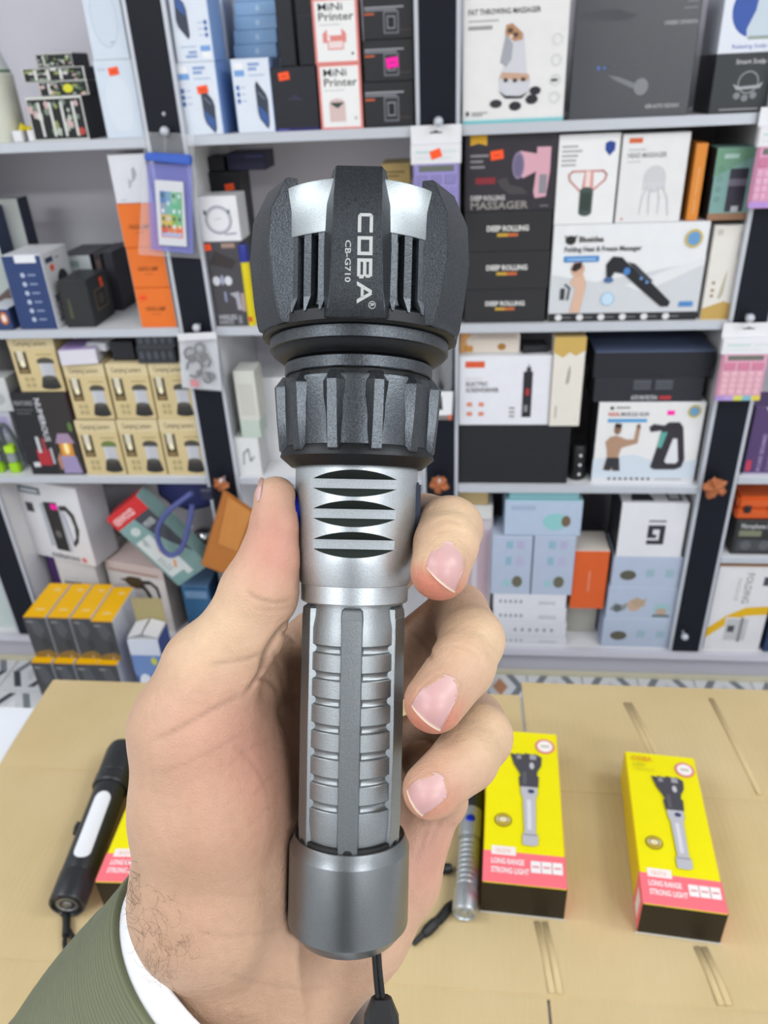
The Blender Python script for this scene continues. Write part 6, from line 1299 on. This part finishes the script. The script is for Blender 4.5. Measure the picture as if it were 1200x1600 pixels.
def vert_mesh(name, V, Fc, C, mat, parent, smooth=True):
    me = bpy.data.meshes.new(name)
    V = np.asarray(V, np.float32); Fc = np.asarray(Fc)
    me.vertices.add(len(V)); me.vertices.foreach_set('co', V.ravel())
    me.loops.add(Fc.size); me.loops.foreach_set('vertex_index', Fc.ravel().astype(np.int32))
    me.polygons.add(len(Fc)); me.polygons.foreach_set('loop_start', np.arange(0, Fc.size, Fc.shape[1], dtype=np.int32))
    me.update(calc_edges=True); me.validate()
    a = me.color_attributes.new('Col', 'FLOAT_COLOR', 'POINT')
    a.data.foreach_set('color', np.concatenate([np.asarray(C, np.float32), np.ones((len(V), 1), np.float32)], 1).ravel())
    return link(name, me, mat, parent, smooth)
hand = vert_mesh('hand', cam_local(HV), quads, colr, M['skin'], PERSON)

# ---- finger nails
mn, nt, b = mat_new('fingernail'); at = node(nt, 'ShaderNodeAttribute', attribute_name='Col')
nt.links.new(at.outputs['Color'], b.inputs['Base Color']); b.inputs['Roughness'].default_value = .42; b.inputs['Coat Weight'].default_value = .12; b.inputs['Coat Roughness'].default_value = .2
b.inputs['Subsurface Weight'].default_value = .15; b.inputs['Subsurface Scale'].default_value = .002
M['nail'] = mn
def nail(q, ncol, nb=14, na=20):
    tl, tr, br, b2, b3, bl = [np.array(p, float) for p in q]
    # left edge tl->bl->b3, right edge tr->br->b2
    def edge(P, t):
        P = np.array(smooth_curve([(p[0], p[1], 0) for p in P], 8))[:, :2]
        s = np.concatenate([[0], np.cumsum(np.linalg.norm(np.diff(P, axis=0), axis=1))]); s /= s[-1]
        return np.stack([np.interp(t, s, P[:, 0]), np.interp(t, s, P[:, 1])], 1)
    t = np.linspace(0, 1, na); Lf = edge([tl, bl, b3], t); Rt = edge([tr, br, b2], t)
    w_ = np.linspace(0, 1, nb)
    G = Lf[:, None]*(1-w_)[None, :, None]+Rt[:, None]*w_[None, :, None]
    # the base edge bows outward, the free edge too
    bd = ((b2+b3)-(tl+tr)); bd /= np.linalg.norm(bd); bow = (1-(2*w_-1)**2)
    G += bd[None, None]*bow[None, :, None]*(np.clip((t-.7)/.3, 0, 1)**2*3.0-np.clip((.3-t)/.3, 0, 1)**2*3.0)[:, None, None]
    P = on_skin(G[..., 0].ravel(), G[..., 1].ravel()); N = vol_grad(P)
    P = relax_grid(P.reshape(na, nb, 3)); N = N.reshape(na, nb, 3)
    lift = (.12+.5*(1-np.abs(2*w_-1)**2.5))[None, :]*np.clip(.25+(1-t)*1.2, 0, 1)[:, None]
    P = P+N*lift[..., None]
    C = np.zeros((na, nb, 3)); c0, c1, cw = np.array(lin('c09390')), np.array(lin('c9a4a0')), np.array(lin('dcc9ae'))
    for i in range(na):
        for j in range(nb):
            c = c0+(c1-c0)*t[i]
            if t[i] < .04: c = cw
            if j in (0, nb-1): c = c*.8
            C[i, j] = c
    fs = [(i*nb+j, i*nb+j+1, (i+1)*nb+j+1, (i+1)*nb+j) for i in range(na-1) for j in range(nb-1)]
    V = P.reshape(-1, 3); n = len(V); V2 = (P-N*1.3).reshape(-1, 3)
    rim = [(0, j) for j in range(nb)]+[(i, nb-1) for i in range(1, na)]+[(na-1, j) for j in range(nb-2, -1, -1)]+[(i, 0) for i in range(na-2, 0, -1)]
    r = [i*nb+j for i, j in rim]
    fs += [(r[k], r[(k+1) % len(r)], r[(k+1) % len(r)]+n, r[k]+n) for k in range(len(r))]
    o = vert_mesh('fingernail', cam_local(np.concatenate([V, V2])), fs, np.concatenate([C.reshape(-1, 3)]*2), M['nail'], PERSON)
    return o
def relax_grid(P, n=4):
    for _ in range(n):
        Q = P.copy(); Q[1:-1, 1:-1] = .5*P[1:-1, 1:-1]+.125*(P[:-2, 1:-1]+P[2:, 1:-1]+P[1:-1, :-2]+P[1:-1, 2:]); P = Q
    return P
for q in NAILS.values(): nail(q, None)
nail([(404, 750), (412, 748), (408, 775), (405, 782), (402, 782), (400, 774)], None, 6, 14)

# ---- sleeve, shirt cuff
def tube_grid(c0, c1, rl, rf, n, prof_, noise=0.0):
    """rings about the arm axis; prof_: (t mm along the axis, radius offset mm)"""
    a = c1-c0; a = a/np.linalg.norm(a); f = np.array([0, 0, -1.0]); f = f-a*(f @ a); f /= np.linalg.norm(f); l = np.cross(a, f)
    V = []
    for t, dr in prof_:
        for i in range(n):
            th = 2*PI*i/n; k = 1+noise*math.sin(th*3+t*.09)*min(1, t/30) if noise else 1
            V.append(c0+a*t+(l*math.cos(th)*(rl+dr)+f*math.sin(th)*(rf+dr))*k)
    fs = [(r*n+i, r*n+(i+1) % n, (r+1)*n+(i+1) % n, (r+1)*n+i) for r in range(len(prof_)-1) for i in range(n)]
    return np.array(V), fs
m, nt, b = mat_new('olive_ribbed_cloth'); b.inputs['Roughness'].default_value = .85; b.inputs['Sheen Weight'].default_value = .15
tc = node(nt, 'ShaderNodeTexCoord'); mp = node(nt, 'ShaderNodeMapping'); wv = node(nt, 'ShaderNodeTexWave'); bp = node(nt, 'ShaderNodeBump'); rp = node(nt, 'ShaderNodeMixRGB')
nz = node(nt, 'ShaderNodeTexNoise'); nz.inputs['Scale'].default_value = 60
at = node(nt, 'ShaderNodeAttribute', attribute_name='Col'); sp = node(nt, 'ShaderNodeSeparateColor')
wv.inputs['Scale'].default_value = 2.5; wv.bands_direction = 'X'; wv.wave_profile = 'SIN'
nt.links.new(at.outputs['Vector'], wv.inputs['Vector'])
nt.links.new(wv.outputs['Fac'], bp.inputs['Height']); bp.inputs['Strength'].default_value = .5; bp.inputs['Distance'].default_value = .0006
nt.links.new(bp.outputs['Normal'], b.inputs['Normal'])
rp.inputs['Color1'].default_value = (*lin('5a5f45'), 1); rp.inputs['Color2'].default_value = (*lin('6a6f53'), 1)
nt.links.new(wv.outputs['Fac'], rp.inputs['Fac']); nt.links.new(rp.outputs['Color'], b.inputs['Base Color'])
M['olive'] = m
M['cuff'] = mat_plain('white_shirt_cloth', 'e2e2e4', .85, bump=(700, .3, .0004))
prof_s = [(9, -3.2), (3, -3.0), (0.6, -1.8), (0, -.6), (.4, .4), (1.5, 1.0), (4, 1.2), (6, 1.0), (7, 1.25), (20, 2.2), (22, 2.0)]+[(t, 2.2+t*.03) for t in range(26, 150, 4)]+[(t, 6.2+(t-146)*.02) for t in range(160, 301, 20)]+[(303, -5), (304, -30), (304, -36)]
V, fs = tube_grid(C0, C1, 50.0, 38.5, 96, prof_s, .012)
tcol = np.array([[i/96*12.0, 0, 0] for _ in prof_s for i in range(96)])
tcol = np.array([[t*.085, 0, 0] for t, _ in prof_s for i in range(96)])
sl = vert_mesh('jacket_sleeve', cam_local(V), fs, tcol, M['olive'], PERSON); sl['label'] = 'olive green ribbed jacket sleeve'
prof_c = [(30, -5.0), (2, -4.6), (-9.5, -4.2), (-10.4, -3.6), (-10.4, -2.6), (-9.4, -1.9), (2, -1.7), (8, -3.4), (30, -3.4)]
V, fs = tube_grid(C0, C1, 50.0, 38.5, 96, prof_c)
cf = vert_mesh('shirt_cuff', cam_local(V), fs, np.ones((len(V), 3)), M['cuff'], PERSON); cf['label'] = 'white shirt cuff under the sleeve'

# ---- arm hair near the cuff
rs = random.Random(5); bm = bmesh.new()
for i in range(110):
    u0, v0 = (rs.gauss(248, 22), rs.gauss(1480, 40)) if i > 30 else (rs.gauss(214, 6), rs.gauss(1395, 18))
    p = on_skin(u0, v0)[0]
    if p[2] > 290: continue
    nrm = vol_grad(p[None])[0]; ang = rs.uniform(-1.2, 1.6) if i > 22 else rs.uniform(1.8, 3.6)
    d = np.array([math.cos(ang), math.sin(ang), 0]); d = d-nrm*(d @ nrm); d /= max(np.linalg.norm(d), .1)
    b_ = np.cross(nrm, d); Lh = rs.uniform(4, 10); cur = rs.uniform(.5, 2.0)*rs.choice((-1, 1)); pts = []; q = p-nrm*.3; hd = 0.0
    for k in range(9):
        pts.append(Vector(cam_local(q)))
        hd += cur*.3; q = q+(d*math.cos(hd)+b_*math.sin(hd))*Lh/8+nrm*(.45 if k < 4 else .1)
    add_tube(bm, pts, [.00005*(1-.6*k/8) for k in range(9)], 4)
hr = from_bm('arm_hair', bm, mat_plain('dark_brown_hair', '6b543c', .5), PERSON); hr['kind'] = 'stuff'
